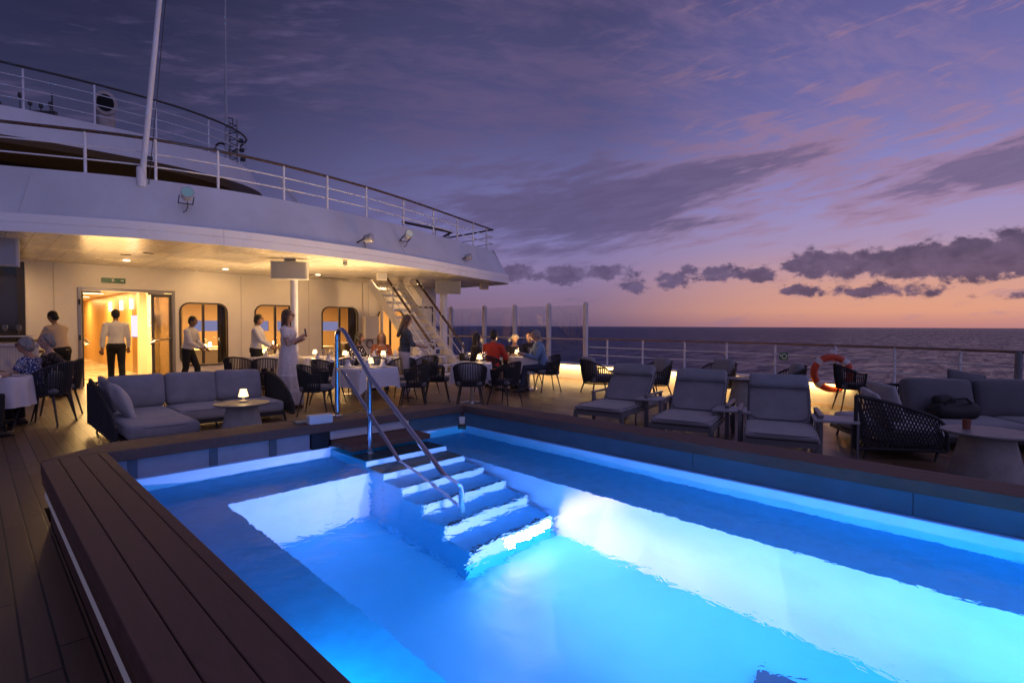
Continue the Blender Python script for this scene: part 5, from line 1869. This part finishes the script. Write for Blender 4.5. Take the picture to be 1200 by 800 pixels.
for k in range(8):
    MB().tube([(-0.12, 0, k * 0.18), (0.12, 0, k * 0.18 + 0.09), (0, 0.2, k * 0.18 + 0.18)], 0.012, 5).obj('brace', DARK, lm)
for x, z in ((0.22, 0.7), (0.25, 0.45), (0.2, 0.95)):
    MB().rbox((x, -0.05, z), (0.12, 0.12, 0.10), 0.02, 2).obj('lamp_housing', DARK, lm)
MB().tube([(-0.3 + 0.17 * math.cos(a), -0.1, 0.55 + 0.2 * math.sin(a)) for a in [k * PI / 9 for k in range(10)]], 0.03, 6).obj('hoop', DARK, lm)
sp = thing('signal_platform', 'dark signal platform with lamps and a ladder at the upper left', 'platform', (*at(20, 14.5), 5.86))
sp.rotation_euler = (0, 0, R(-40))
MB().box((-0.6, 0, 0.30), (2.6, 0.7, 0.16)).obj('lower_deck', GREYM, sp, smooth=0)
MB().box((0.1, 0, 1.22), (2.0, 0.10, 0.10)).obj('yard', DARK, sp, smooth=0)
MB().box((-0.55, 0, 0.8), (0.14, 0.14, 0.84)).obj('post', DARK, sp, smooth=0)
for x in (-0.45, 0.0):
    MB().box((x, -0.02, 0.8), (0.05, 0.04, 0.84)).obj('ladder_rail', DARK, sp, smooth=0)
for k in range(4):
    MB().tube([(-0.45, -0.02, 0.5 + k * 0.17), (0.0, -0.02, 0.5 + k * 0.17)], 0.012, 6).obj('rung', DARK, sp)
for x, z in ((-0.3, 1.36), (0.2, 1.62), (0.45, 1.42), (0.72, 1.36), (0.95, 1.40)):
    MB().tube([(x, 0, 1.2), (x, 0, z)], 0.012, 5).lathe([(0.045, 0), (0.05, 0.05), (0.03, 0.12)], (x, 0, z), 10).obj('signal_lamp', DARK, sp)
hn = MB()
hn.loft([[(r_ * math.cos(2 * PI * k / 14) * 0.0 + x_, r_ * math.cos(2 * PI * k / 14), 0.80 + r_ * math.sin(2 * PI * k / 14)) for k in range(14)] for x_, r_ in ((0.95, 0.05), (1.15, 0.09), (1.27, 0.16), (1.29, 0.16))])
hn.obj('horn', mat('rusty horn red', (0.20, 0.05, 0.03), 0.5), sp)
MB().tube([(1.0, 0, 0.4), (1.0, 0, 1.75)], 0.018, 6).obj('horn_post', DARK, sp)

# ------------------------------------------------------------------ buffet counter and bar table at the left
bc = thing('buffet_counter', 'white ribbed serving counter against the port side wall', 'counter', (-0.55, 13.75, 0))
MB().box((0, 0, 0.52), (2.9, 0.70, 1.04)).obj('body', WALLW, bc, smooth=0)
b = MB()
for k in range(72):
    b.box((-1.43 + k * 0.04, -0.357, 0.52), (0.022, 0.012, 1.02))
b.obj('ribbed_front', mat('counter ribs', (0.66, 0.63, 0.60), 0.5), bc, smooth=0)
MB().box((0, 0, 1.075), (3.0, 0.84, 0.055)).obj('counter_top', mat('pale counter top', (0.70, 0.68, 0.66), 0.3), bc, smooth=0, bevel=0.008)
MB().box((0, 0.12, 1.22), (2.8, 0.5, 0.02)).obj('shelf', mat('pale counter top', (0.70, 0.68, 0.66), 0.3), bc, smooth=0)
for x in (-1.3, -0.4, 0.5, 1.3):
    MB().box((x, 0.12, 1.156), (0.06, 0.4, 0.107)).obj('shelf_support', WALLW, bc, smooth=0)
items = [(-0.85, 'dark'), (-0.55, 'bowl'), (-0.30, 'dark'), (0.02, 'bowl'), (0.20, 'dark'), (0.50, 'bottle'), (0.66, 'glass'), (0.85, 'glass')]
for i, (x, k) in enumerate(items):
    wx, wy = -0.55 + x + 0.35, 13.62
    if k == 'dark':
        o = MB().lathe([(0.12, 0), (0.14, 0.03), (0.05, 0.10), (0.02, 0.13)], n=16).obj('serving_cloche', mat('dark cloche', (0.03, 0.025, 0.02), 0.3))
        tag(o, ['dark domed dish at the far left of the serving counter', 'dark domed dish in the middle of the serving counter', 'dark domed dish on the serving counter nearest the waiter'][[q for q, (xx, kk) in enumerate(items) if kk == 'dark'].index(i)], 'dish')
        o.location = (wx, 13.44, 1.104)
    elif k == 'bowl':
        o = MB().lathe([(0.04, 0), (0.10, 0.06), (0.11, 0.09), (0.09, 0.07), (0.03, 0.015)], n=18).obj('bowl', PORC)
        tag(o, 'white bowl on the shelf of the serving counter, ' + ('left one' if x < -0.2 else 'right one'), 'bowl')
        o.location = (wx, 13.8, 1.231)
    elif k == 'bottle':
        o = MB().lathe([(0.035, 0), (0.037, 0.16), (0.012, 0.22), (0.013, 0.29)], n=14).obj('bottle', mat('pink bottle', (0.45, 0.14, 0.12), 0.2))
        tag(o, 'reddish bottle on the shelf of the serving counter beside the waiter', 'bottle')
        o.location = (wx, 13.8, 1.231)
    else:
        o = g0.copy()
        COL.objects.link(o)
        tag(o, 'clear wine glass on the shelf of the serving counter', 'glass', 'wine glasses on the serving counter')
        o.location = (wx, 13.8, 1.231)
bt = thing('bar_table', 'tall round brown bar table behind the seated women at the left', 'table', (*at(22, 10.2), 0))
MB().lathe([(0.36, 0.90), (0.37, 0.91), (0.37, 0.945), (0.36, 0.95)], n=30).obj('table_top', TEALWOOD, bt)
MB().tube([(0, 0, 0.02), (0, 0, 0.90)], 0.04, 12).obj('pedestal', DARK, bt)
MB().lathe([(0.24, 0), (0.24, 0.012), (0.05, 0.025)], n=24).obj('foot_plate', DARK, bt)

# ================================================================== PEOPLE
DG = None


def remeshed(b_, name, m_, parent, vox=0.011, smooth_it=3):
    me = bpy.data.meshes.new('tmp')
    me.from_pydata(b_.v, [], b_.f)
    me.validate()
    o = bpy.data.objects.new('tmp', me)
    COL.objects.link(o)
    r_ = o.modifiers.new('r', 'REMESH')
    r_.mode = 'VOXEL'
    r_.voxel_size = vox
    r_.use_smooth_shade = True
    sm = o.modifiers.new('s', 'SMOOTH')
    sm.factor = 0.5
    sm.iterations = smooth_it
    dg = bpy.context.evaluated_depsgraph_get()
    me2 = bpy.data.meshes.new_from_object(o.evaluated_get(dg))
    bpy.data.objects.remove(o)
    bpy.data.meshes.remove(me)
    me2.name = name
    me2.materials.clear()
    me2.materials.append(m_)
    me2.shade_smooth()
    o2 = bpy.data.objects.new(name, me2)
    COL.objects.link(o2)
    o2.parent = parent
    return o2


SKIN = mat('skin light', (0.46, 0.27, 0.19), 0.5, var=0.06, scale=9)
SKIN_T = mat('skin tan', (0.34, 0.18, 0.11), 0.5, var=0.06, scale=9)
SKIN_D = mat('skin brown', (0.20, 0.105, 0.065), 0.5, var=0.06, scale=9)
H_BLACK = mat('hair black', (0.012, 0.010, 0.010), 0.45, bump=0.5, bscale=120, stretch=(1, 1, 0.2))
H_BROWN = mat('hair brown', (0.085, 0.045, 0.025), 0.45, bump=0.5, bscale=120, stretch=(1, 1, 0.2))
H_BLOND = mat('hair blond', (0.24, 0.13, 0.05), 0.45, bump=0.5, bscale=120, stretch=(1, 1, 0.2))
H_GREY = mat('hair grey', (0.24, 0.22, 0.20), 0.6, var=0.35, scale=40, bump=0.9, bscale=70)
EYE = mat('eye dark', (0.02, 0.015, 0.012), 0.2)
LIP = mat('lips', (0.30, 0.10, 0.08), 0.5)
SH_W = mat('white shirt cotton', (0.74, 0.72, 0.70), 0.85, var=0.05, scale=7, bump=0.9, bscale=11)
SH_C = mat('cream shirt cotton', (0.62, 0.48, 0.34), 0.85, var=0.05, scale=7, bump=0.9, bscale=11)
SH_RED = mat('red shirt', (0.55, 0.045, 0.02), 0.85, var=0.08, scale=7, bump=0.9, bscale=11)
SH_BLUE = mat('blue shirt', (0.16, 0.25, 0.40), 0.85, var=0.1, scale=7, bump=0.9, bscale=11)
SH_DK = mat('dark top', (0.03, 0.026, 0.03), 0.85, bump=0.9, bscale=11)
SH_RUST = mat('rust top', (0.35, 0.10, 0.03), 0.85, bump=0.9, bscale=11)
SH_GREY = mat('grey patterned vest', (0.075, 0.08, 0.09), 0.85, var=0.6, scale=30, bump=0.9, bscale=11)
TR_BK = mat('black trousers', (0.012, 0.012, 0.014), 0.8, bump=0.5, bscale=12)
TR_LT = mat('pale trousers', (0.55, 0.48, 0.46), 0.85, bump=0.5, bscale=12)
TR_JN = mat('dark jeans', (0.03, 0.04, 0.07), 0.85, bump=0.5, bscale=12)
DR_W = mat('white lace dress', (0.66, 0.60, 0.58), 0.9, var=0.12, scale=28, bump=0.6, bscale=30)
SHOE = mat('dark shoe', (0.02, 0.018, 0.018), 0.45)
SANDAL = mat('tan sandal', (0.30, 0.17, 0.09), 0.6)


def mat_dots(name, base, dot, scale):
    if name in MATS:
        return MATS[name]
    M = bpy.data.materials.new(name)
    M.use_nodes = True
    t = NT(M.node_tree)
    b_ = t.n['Principled BSDF']
    b_.inputs['Roughness'].default_value = 0.85
    tcx = t.node('ShaderNodeTexCoord')
    v = t.node('ShaderNodeTexVoronoi')
    v.inputs['Scale'].default_value = scale
    t.l.new(tcx.outputs['Object'], v.inputs['Vector'])
    t.put(b_.inputs['Base Color'], t.mix(t.smooth(v.outputs['Distance'], 0.28, 0.42), dot, base))
    MATS[name] = M
    return M


DOTS = mat_dots('navy spotted cotton', (0.03, 0.045, 0.16), (0.50, 0.55, 0.68), 34)
LACE = mat_dots('dark lace', (0.03, 0.02, 0.016), (0.20, 0.13, 0.10), 50)


def person(label, x, y, rz, h=1.72, seat=False, lean=0.0, hands=None, feet=None, head_yaw=0.0, head_pitch=0.0, hair='short', hair_m=None, skin=None, top=None, sleeve='long', bottom='trousers', bot_m=None, female=False, shoes=None, dz=0.0, glasses=False, knees=None):
    k = h / 1.72
    skin = skin or SKIN
    root = thing('person', label, 'person', (x, y, dz), R(rz))
    sc = Matrix.Scale(k, 4)
    hp = 0.53 if seat else 0.94
    ln = R(lean)
    sdir = Vector((math.sin(ln), 0, math.cos(ln)))
    sfor = Vector((math.cos(ln), 0, -math.sin(ln)))
    pel = Vector((0.0, 0, hp))
    wf = 0.90 if female else 1.0

    def SP_(d, f=0.0):
        return pel + sdir * d + sfor * f
    TOR = [(-0.09, 0.13, 0.095, 0), (-0.03, 0.165, 0.115, -0.01), (0.07, 0.152, 0.110, -0.005), (0.17, 0.138 if not female else 0.122, 0.098, 0.0), (0.28, 0.158, 0.112, 0.008), (0.37, 0.176, 0.116, 0.012 if not female else 0.03), (0.44, 0.182, 0.105, 0.004), (0.485, 0.150, 0.085, -0.005), (0.515, 0.085, 0.065, -0.008), (0.54, 0.055, 0.055, -0.006)]

    def torso(b_, inf, d0=-1, d1=1):
        rings = []
        for d, wy, wx, f in TOR:
            if d0 <= d <= d1:
                c = SP_(d, f)
                rings.append([c + sfor * ((wx + inf) * math.cos(a)) + Vector((0, (wy * wf + inf) * math.sin(a), 0)) for a in [2 * PI * q / 20 for q in range(20)]])
        b_.loft(rings)
    hc = SP_(0.55) + Vector((math.sin(ln * 0.6) * 0.15 + 0.025, 0, math.cos(ln * 0.6) * 0.135))
    HM = Matrix.Translation(hc) @ Matrix.Rotation(R(head_yaw), 4, 'Z') @ Matrix.Rotation(R(head_pitch), 4, 'Y')
    sh = [SP_(0.455, -0.005) + Vector((0, s_ * 0.178 * wf, 0)) for s_ in (1, -1)]
    if hands is None:
        hands = ((0.30, 0.2, 0.78), (0.30, -0.2, 0.78)) if seat else ((0.06, 0.27, 0.80), (0.06, -0.27, 0.80))
    arms = []
    for i, s_ in enumerate((1, -1)):
        a, w_ = sh[i], Vector(hands[i])
        U, Fo = 0.285, 0.255
        d = w_ - a
        L = min(d.length, U + Fo - 0.004)
        d.normalize()
        w_ = a + d * L
        ca = (U * U + L * L - Fo * Fo) / (2 * U * L)
        hint = Vector((-0.55, s_ * 0.45, -0.75))
        hint = (hint - d * hint.dot(d)).normalized()
        e_ = a + d * (U * ca) + hint * (U * math.sqrt(max(0, 1 - ca * ca)))
        arms.append((a, e_, w_))
    legs = []
    for i, s_ in enumerate((1, -1)):
        hip = pel + Vector((0.0, s_ * 0.088 * wf, -0.03))
        if seat:
            kn = Vector((0.44, s_ * 0.12, 0.52)) if not knees else Vector(knees[i])
            an_ = Vector((0.40, s_ * 0.11, 0.085))
            if feet:
                an_ = Vector((feet[i][0], feet[i][1], 0.085))
        else:
            f = feet[i] if feet else (0.0, s_ * 0.10)
            an_ = Vector((f[0], f[1], 0.085 if len(f) < 3 else f[2]))
            kn = (hip + an_) / 2 + Vector((0.035 + abs(f[0]) * 0.25, 0, 0.015))
        legs.append((hip, kn, an_))
    # ---- body: one continuous surface
    b_ = MB()
    torso(b_, -0.004)
    b_.tube([SP_(0.48), SP_(0.56), hc + Vector((-0.01, 0, -0.06))], [0.055, 0.05, 0.05], 12)
    hb = MB()
    hb.sphere((0, 0, 0.012), (0.094, 0.074, 0.108), 18, 12)
    hb.sphere((0.026, 0, -0.062), (0.056, 0.050, 0.052), 14, 8)
    hb.tube([(0.088, 0, 0.018), (0.106, 0, -0.022), (0.092, 0, -0.030)], [0.010, 0.016, 0.012], 8)
    for s_ in (1, -1):
        hb.sphere((-0.006, s_ * 0.076, -0.008), (0.020, 0.011, 0.032), 8, 6)
    b_.add([HM @ Vector(v) for v in hb.v], hb.f)
    for i, s_ in enumerate((1, -1)):
        a, e_, w_ = arms[i]
        am = 0.86 if female else 1.0
        b_.tube([a + Vector((0, -s_ * 0.03, 0.0)), a, (a + e_) / 2, e_, (e_ * 0.6 + w_ * 0.4), w_], [0.056 * am, 0.055 * am, 0.046 * am, 0.039 * am, 0.040 * am, 0.027 * am], 12)
        d = (w_ - e_).normalized()
        side = d.cross(Vector((0, 0, 1)))
        side = side.normalized() if side.length > 0.2 else Vector((0, 1, 0))
        up = side.cross(d).normalized()
        pc = w_ + d * 0.045
        b_.tube([w_ - d * 0.01, w_ + d * 0.03, w_ + d * 0.085], [0.025, 0.033, 0.030], 10)
        for j, (o_, l_) in enumerate(((-0.027, 0.062), (-0.009, 0.075), (0.009, 0.070), (0.027, 0.055))):
            p0_ = w_ + d * 0.075 + side * o_
            b_.tube([p0_, p0_ + d * l_ * 0.55 + side * o_ * 0.15, p0_ + d * l_ * 0.9 - up * 0.022], [0.0105, 0.0100, 0.0085], 7)
        b_.tube([w_ + d * 0.025 + side * 0.022 * s_, w_ + d * 0.055 + side * 0.046 * s_ - up * 0.006, w_ + d * 0.085 + side * 0.050 * s_ - up * 0.014], [0.013, 0.0115, 0.010], 7)
        hip, kn, an_ = legs[i]
        b_.tube([hip + Vector((0, 0, 0.05)), hip, (hip + kn) / 2, kn, kn * 0.62 + an_ * 0.38, an_], [0.085, 0.085, 0.070, 0.052, 0.053, 0.036], 14)
        b_.tube([an_ + Vector((-0.04, 0, -0.045)), an_ + Vector((0.04, 0, -0.045)), an_ + Vector((0.14, 0, -0.06))], [0.036, 0.038, 0.024], 10)
    b_.v = [tuple(sc @ Vector(v)) for v in b_.v]
    remeshed(b_, 'body', skin, root, 0.0105, 2)
    # ---- face
    for s_ in (1, -1):
        q = MB()
        q.tr = sc @ HM
        q.sphere((0.083, s_ * 0.031, 0.016), (0.009, 0.013, 0.008), 8, 6)
        q.obj('eye', EYE, root)
        q = MB()
        q.tr = sc @ HM
        q.tube([(0.090, s_ * 0.014, 0.036), (0.090, s_ * 0.032, 0.041), (0.078, s_ * 0.05, 0.036)], 0.005, 5)
        q.obj('eyebrow', hair_m, root)
    q = MB()
    q.tr = sc @ HM
    q.tube([(0.076, -0.022, -0.060), (0.086, 0, -0.058), (0.076, 0.022, -0.060)], [0.003, 0.008, 0.003], 6)
    q.obj('mouth', LIP, root)
    if glasses:
        q = MB()
        q.tr = sc @ HM
        for s_ in (1, -1):
            q.tube([(0.100, s_ * 0.034 + 0.024 * math.cos(a), 0.014 + 0.017 * math.sin(a)) for a in [2 * PI * z / 12 for z in range(12)]], 0.0035, 5, closed=True)
            q.tube([(0.098, s_ * 0.058, 0.018), (0.0, s_ * 0.084, 0.012)], 0.003, 5)
        q.obj('glasses', DARK, root)
    # ---- hair
    q = MB()
    rv = random.random() * 9
    cap = MB()
    cap.sphere((-0.016, 0, 0.034), (0.098, 0.085, 0.098), 20, 12)
    cap.sphere((-0.045, 0, -0.005), (0.066, 0.079, 0.085), 16, 10)
    if hair in ('long', 'mid'):
        dl = 0.42 if hair == 'long' else 0.20
        rings = []
        for f in (0, 0.2, 0.4, 0.6, 0.8, 1.0):
            z = 0.03 - dl * f
            rings.append([(-0.060 - 0.025 * f + 0.050 * (1 - 0.3 * f) * math.cos(a) + 0.006 * math.sin(5 * a + f * 4 + rv), (0.086 + 0.012 * math.sin(f * 3)) * (1 - 0.28 * f * f) * math.sin(a) + 0.005 * math.cos(4 * a + rv), z) for a in [2 * PI * j / 22 for j in range(22)]])
        cap.loft(rings)
        for s_ in (1, -1):
            cap.tube([(0.035, s_ * 0.070, 0.07), (0.022, s_ * 0.086, 0.0), (0.005, s_ * 0.090, -0.09), (0.01, s_ * 0.088, -0.6 * dl - 0.04)], [0.02, 0.026, 0.026, 0.012], 8)
    if hair == 'bob':
        cap.sphere((-0.050, 0, -0.022), (0.066, 0.090, 0.086), 18, 10)
        cap.tube([(0.055, 0.05, 0.085), (0.03, 0.083, 0.04), (0.0, 0.088, -0.02)], [0.012, 0.02, 0.018], 8)
        cap.tube([(0.055, -0.05, 0.085), (0.03, -0.083, 0.04), (0.0, -0.088, -0.02)], [0.012, 0.02, 0.018], 8)
    if hair == 'bun':
        cap.sphere((-0.10, 0, 0.04), (0.045, 0.045, 0.045), 12, 8)
    cap.v = [tuple(sc @ HM @ Vector(v)) for v in cap.v]
    remeshed(cap, 'hair', hair_m, root, 0.010, 2)
    # ---- top
    b_ = MB()
    dress = bottom == 'dress'
    torso(b_, 0.012, -0.1 if (dress or seat) else -0.05, 0.5 if female else 0.52)
    if sleeve != 'none':
        for i, s_ in enumerate((1, -1)):
            a, e_, w_ = arms[i]
            if sleeve == 'long':
                b_.tube([a + Vector((0, -s_ * 0.05, 0.0)), a, (a + e_) / 2, e_, (e_ * 0.5 + w_ * 0.5), w_ - (w_ - e_).normalized() * 0.02], [0.075, 0.072, 0.064, 0.056, 0.052, 0.044], 12)
            elif sleeve == 'rolled':
                b_.tube([a + Vector((0, -s_ * 0.05, 0.0)), a, (a + e_) / 2, e_, (e_ * 0.75 + w_ * 0.25)], [0.075, 0.072, 0.064, 0.058, 0.056], 12)
            else:
                b_.tube([a + Vector((0, -s_ * 0.05, 0.0)), a, (a * 0.45 + e_ * 0.55)], [0.072, 0.072, 0.066], 12)
    if not female:
        cn = SP_(0.515, -0.004)
        b_.tube([cn, cn + sdir * 0.035], [0.073, 0.064], 14)
    if dress:
        rings = []
        n_ = 44
        for z, rr in ((hp + 0.16, 0.135), (hp + 0.05, 0.165), (hp - 0.15, 0.20), (0.60, 0.225), (0.585, 0.245), (0.32, 0.255), (0.31, 0.275), (0.06, 0.29)):
            fl = max(0, (hp - z)) / hp
            rings.append([((rr + 0.016 * fl * math.sin(11 * a + z * 3)) * math.cos(a) * 0.86, (rr + 0.016 * fl * math.sin(11 * a + z * 3)) * math.sin(a), z) for a in [2 * PI * j / n_ for j in range(n_)]])
        b_.loft(rings)
    b_.v = [tuple(sc @ Vector(v)) for v in b_.v]
    remeshed(b_, 'dress' if dress else ('shirt' if not female else 'top'), top, root, 0.012, 3)
    # ---- trousers / skirt
    if not dress:
        b_ = MB()
        rings = []
        for d, wy, wx in ((-0.11, 0.12, 0.09), (-0.06, 0.172, 0.125), (0.0, 0.178, 0.128), (0.055, 0.165, 0.121)):
            c = SP_(d, -0.008)
            rings.append([c + sfor * (wx * math.cos(a)) + Vector((0, wy * wf * math.sin(a), 0)) for a in [2 * PI * j / 20 for j in range(20)]])
        b_.loft(rings)
        for i, s_ in enumerate((1, -1)):
            hip, kn, an_ = legs[i]
            e_ = an_ + (kn - an_).normalized() * 0.01
            if bottom == 'shorts':
                b_.tube([hip + Vector((0, 0, 0.03)), hip, (hip + kn) / 2, kn * 0.8 + hip * 0.2], [0.098, 0.100, 0.088, 0.084], 14)
            else:
                b_.tube([hip + Vector((0, 0, 0.03)), hip, (hip + kn) / 2, kn, (kn + an_) / 2, e_], [0.096, 0.098, 0.084, 0.070, 0.064, 0.058], 14)
        b_.v = [tuple(sc @ Vector(v)) for v in b_.v]
        remeshed(b_, 'trousers', bot_m, root, 0.012, 3)
    for i in range(2):
        an_ = legs[i][2]
        q = MB()
        q.tr = sc
        q.loft([[(an_.x + xx, an_.y + ww * math.sin(a), max(0.004, an_.z - 0.085 + hh * (0.5 + 0.5 * math.cos(a)))) for a in [2 * PI * j / 12 for j in range(12)]] for xx, ww, hh in ((-0.075, 0.025, 0.06), (-0.05, 0.040, 0.085), (0.03, 0.044, 0.085), (0.10, 0.046, 0.065), (0.16, 0.034, 0.045), (0.185, 0.014, 0.025))])
        q.obj('shoe', shoes or SHOE, root)
    return root


def pat(u, t_):
    return at(u, t_)


PEOPLE = []
# staff
p = pat(72, 10.75)
person('waiter in a cream shirt reaching over the white serving counter', p[0], p[1], 130, 1.70, lean=14, hands=((0.46, 0.16, 1.12), (0.44, -0.12, 1.18)), head_pitch=18, hair_m=H_BLACK, skin=SKIN_T, top=SH_C, bot_m=TR_BK)
person('waiter in a white shirt walking in through the lit doorway, seen from behind', 2.37, 15.25, 84, 1.77, feet=((0.16, 0.09), (-0.18, -0.10, 0.12)), hands=((-0.06, 0.26, 0.80), (0.16, -0.24, 0.84)), hair_m=H_BLACK, skin=SKIN_T, top=SH_W, bot_m=TR_BK)
p = pat(220, 12.1)
person('waiter in a white shirt leaning forward at the first window', p[0], p[1], -42, 1.62, lean=9, feet=((0.18, 0.09), (-0.16, -0.09)), hands=((0.34, 0.14, 0.98), (0.36, -0.14, 0.98)), head_pitch=8, hair_m=H_BLACK, skin=SKIN_D, top=SH_W, bot_m=TR_BK)
p = pat(300, 11.9)
person('waiter with tied black hair in a pale shirt beside the second window', p[0], p[1], -38, 1.66, lean=4, feet=((0.14, 0.09), (-0.14, -0.09)), hands=((0.34, 0.12, 1.02), (0.36, -0.10, 1.0)), hair='bob', hair_m=H_BLACK, skin=SKIN_T, top=SH_W, bot_m=TR_BK)
# woman with the phone
pw = person('woman in a long white tiered dress holding up a phone by the slim column', 3.93, 9.45, -40, 1.70, hands=((0.20, 0.03, 1.19), (0.23, -0.05, 1.25)), feet=((0.05, 0.09), (-0.03, -0.09)), hair='long', hair_m=H_BROWN, skin=SKIN, top=DR_W, sleeve='short', bottom='dress', female=True, shoes=SANDAL, glasses=True, lean=-2)
m_ = Matrix.Translation((3.93, 9.45, 0)) @ Matrix.Rotation(R(-40), 4, 'Z')
pp = m_ @ (Vector((0.31, -0.02, 1.31)) * (1.70 / 1.72))
ph = thing('phone', 'dark phone raised in the hand of the woman in white', 'phone', pp, R(-40))
MB().rbox((0, 0, 0.02), (0.010, 0.072, 0.148), 0.004, 2, rot=(0, R(-10), 0)).obj('phone_body', mat('phone black', (0.01, 0.01, 0.012), 0.2), ph)
# standing woman with tablet
p = pat(474, 10.75)
person('woman with long hair in a dark vest and pale trousers standing at the tables', p[0], p[1], -25, 1.64, lean=3, hands=((0.36, 0.10, 1.08), (0.36, -0.10, 1.08)), head_pitch=18, hair='long', hair_m=H_BROWN, skin=SKIN, top=SH_GREY, sleeve='rolled', bot_m=TR_LT, female=True, shoes=SANDAL)
m_ = Matrix.Translation((p[0], p[1], 0)) @ Matrix.Rotation(R(-25), 4, 'Z')
ph = thing('notepad', 'pale notepad held by the standing woman in pale trousers', 'notepad', m_ @ Vector((0.45, 0, 1.08)), R(-25))
MB().box((0, 0, 0), (0.15, 0.20, 0.012), rot=(0, R(-18), 0)).obj('pages', PORC, ph, smooth=0)
# seated by the windows
p = pat(417, 12.2)
person('woman with dark hair in profile seated at the long window table', p[0], p[1], -50, 1.66, seat=True, lean=6, hands=((0.40, 0.12, 0.80), (0.40, -0.12, 0.80)), hair='mid', hair_m=H_BLACK, skin=SKIN_T, top=SH_DK, bot_m=TR_BK, female=True, head_yaw=10)
p = pat(447, 12.7)
person('blonde woman in a rust top facing the pool at the window table', p[0], p[1], -120, 1.66, seat=True, lean=7, hands=((0.38, 0.12, 0.80), (0.38, -0.12, 0.80)), hair='long', hair_m=H_BLOND, skin=SKIN, top=SH_RUST, bot_m=TR_JN, female=True, head_pitch=10)
# round table by the windscreen
p = pat(556, 12.5)
person('woman with long dark hair at the left of the round table', p[0], p[1], -20, 1.66, seat=True, lean=4, hands=((0.36, 0.12, 0.80), (0.36, -0.12, 0.80)), hair='long', hair_m=H_BLACK, skin=SKIN, top=SH_DK, sleeve='short', bot_m=TR_BK, female=True)
p = pat(577, 11.65)
person('man in a red shirt with his back to the pool at the round table', p[0], p[1], 18, 1.76, seat=True, lean=6, hands=((0.38, 0.16, 0.80), (0.38, -0.16, 0.80)), hair_m=H_BLACK, skin=SKIN_T, top=SH_RED, bot_m=TR_BK, head_yaw=8)
p = pat(603, 12.95)
person('grey-haired woman in a dark top facing the pool across the round table', p[0], p[1], -130, 1.64, seat=True, lean=6, hands=((0.38, 0.12, 0.80), (0.38, -0.12, 0.80)), hair='bob', hair_m=H_GREY, skin=SKIN, top=SH_DK, bot_m=TR_BK, female=True, head_pitch=8)
p = pat(622, 13.0)
person('reddish-haired guest in a dark shirt between the grey-haired woman and the man in blue', p[0], p[1], -170, 1.68, seat=True, lean=4, hands=((0.38, 0.14, 0.80), (0.38, -0.14, 0.80)), hair_m=H_BROWN, skin=SKIN, top=SH_DK, bot_m=TR_BK)
p = pat(637, 12.0)
person('grey-haired man in a blue shirt leaning in at the right of the round table', p[0], p[1], 148, 1.78, seat=True, lean=14, hands=((0.46, 0.14, 0.80), (0.46, -0.12, 0.80)), feet=((0.52, 0.11), (0.36, -0.11)), hair_m=H_GREY, skin=SKIN, top=SH_BLUE, bot_m=TR_JN)
# couple at the left edge
p = pat(42, 7.65)
person('grey-haired woman with glasses in a navy spotted dress at the left table', p[0], p[1], 150, 1.64, seat=True, lean=10, hands=((0.42, 0.14, 0.79), (0.44, -0.12, 0.79)), head_yaw=14, hair='bob', hair_m=H_GREY, skin=SKIN_T, top=DOTS, sleeve='short', bot_m=TR_BK, female=True, glasses=True)
p = pat(60, 8.15)
person('grey-haired woman in a dark lace blouse with one arm over a chair back', p[0], p[1], 190, 1.68, seat=True, lean=3, hands=((-0.10, 0.46, 0.72), (0.34, -0.14, 0.79)), hair='bob', hair_m=H_GREY, skin=SKIN, top=LACE, bot_m=TR_BK, female=True, head_yaw=12)
p = pat(-62, 6.5)
person('guest at the left edge of the picture, only a forearm and foot in view', p[0], p[1], 20, 1.70, seat=True, lean=8, hands=((0.40, 0.16, 0.79), (0.46, -0.10, 0.79)), hair_m=H_BROWN, skin=SKIN, top=SH_W, bot_m=TR_BK)
hb_ = thing('handbag', 'crumpled pale bag on the chair behind the woman in the spotted dress', 'bag', (*at(64, 7.72), 0.50), R(150))
MB().rbox((0, 0, 0.14), (0.12, 0.28, 0.26), 0.06, 5, puff=0.03, wob=0.014).obj('bag_body', mat('pale bag', (0.55, 0.53, 0.55), 0.8), hb_)
MB().tube([(0, -0.09, 0.25), (0, -0.05, 0.34), (0, 0.05, 0.34), (0, 0.09, 0.25)], 0.01, 6).obj('handle', mat('pale bag', (0.55, 0.53, 0.55), 0.8), hb_)
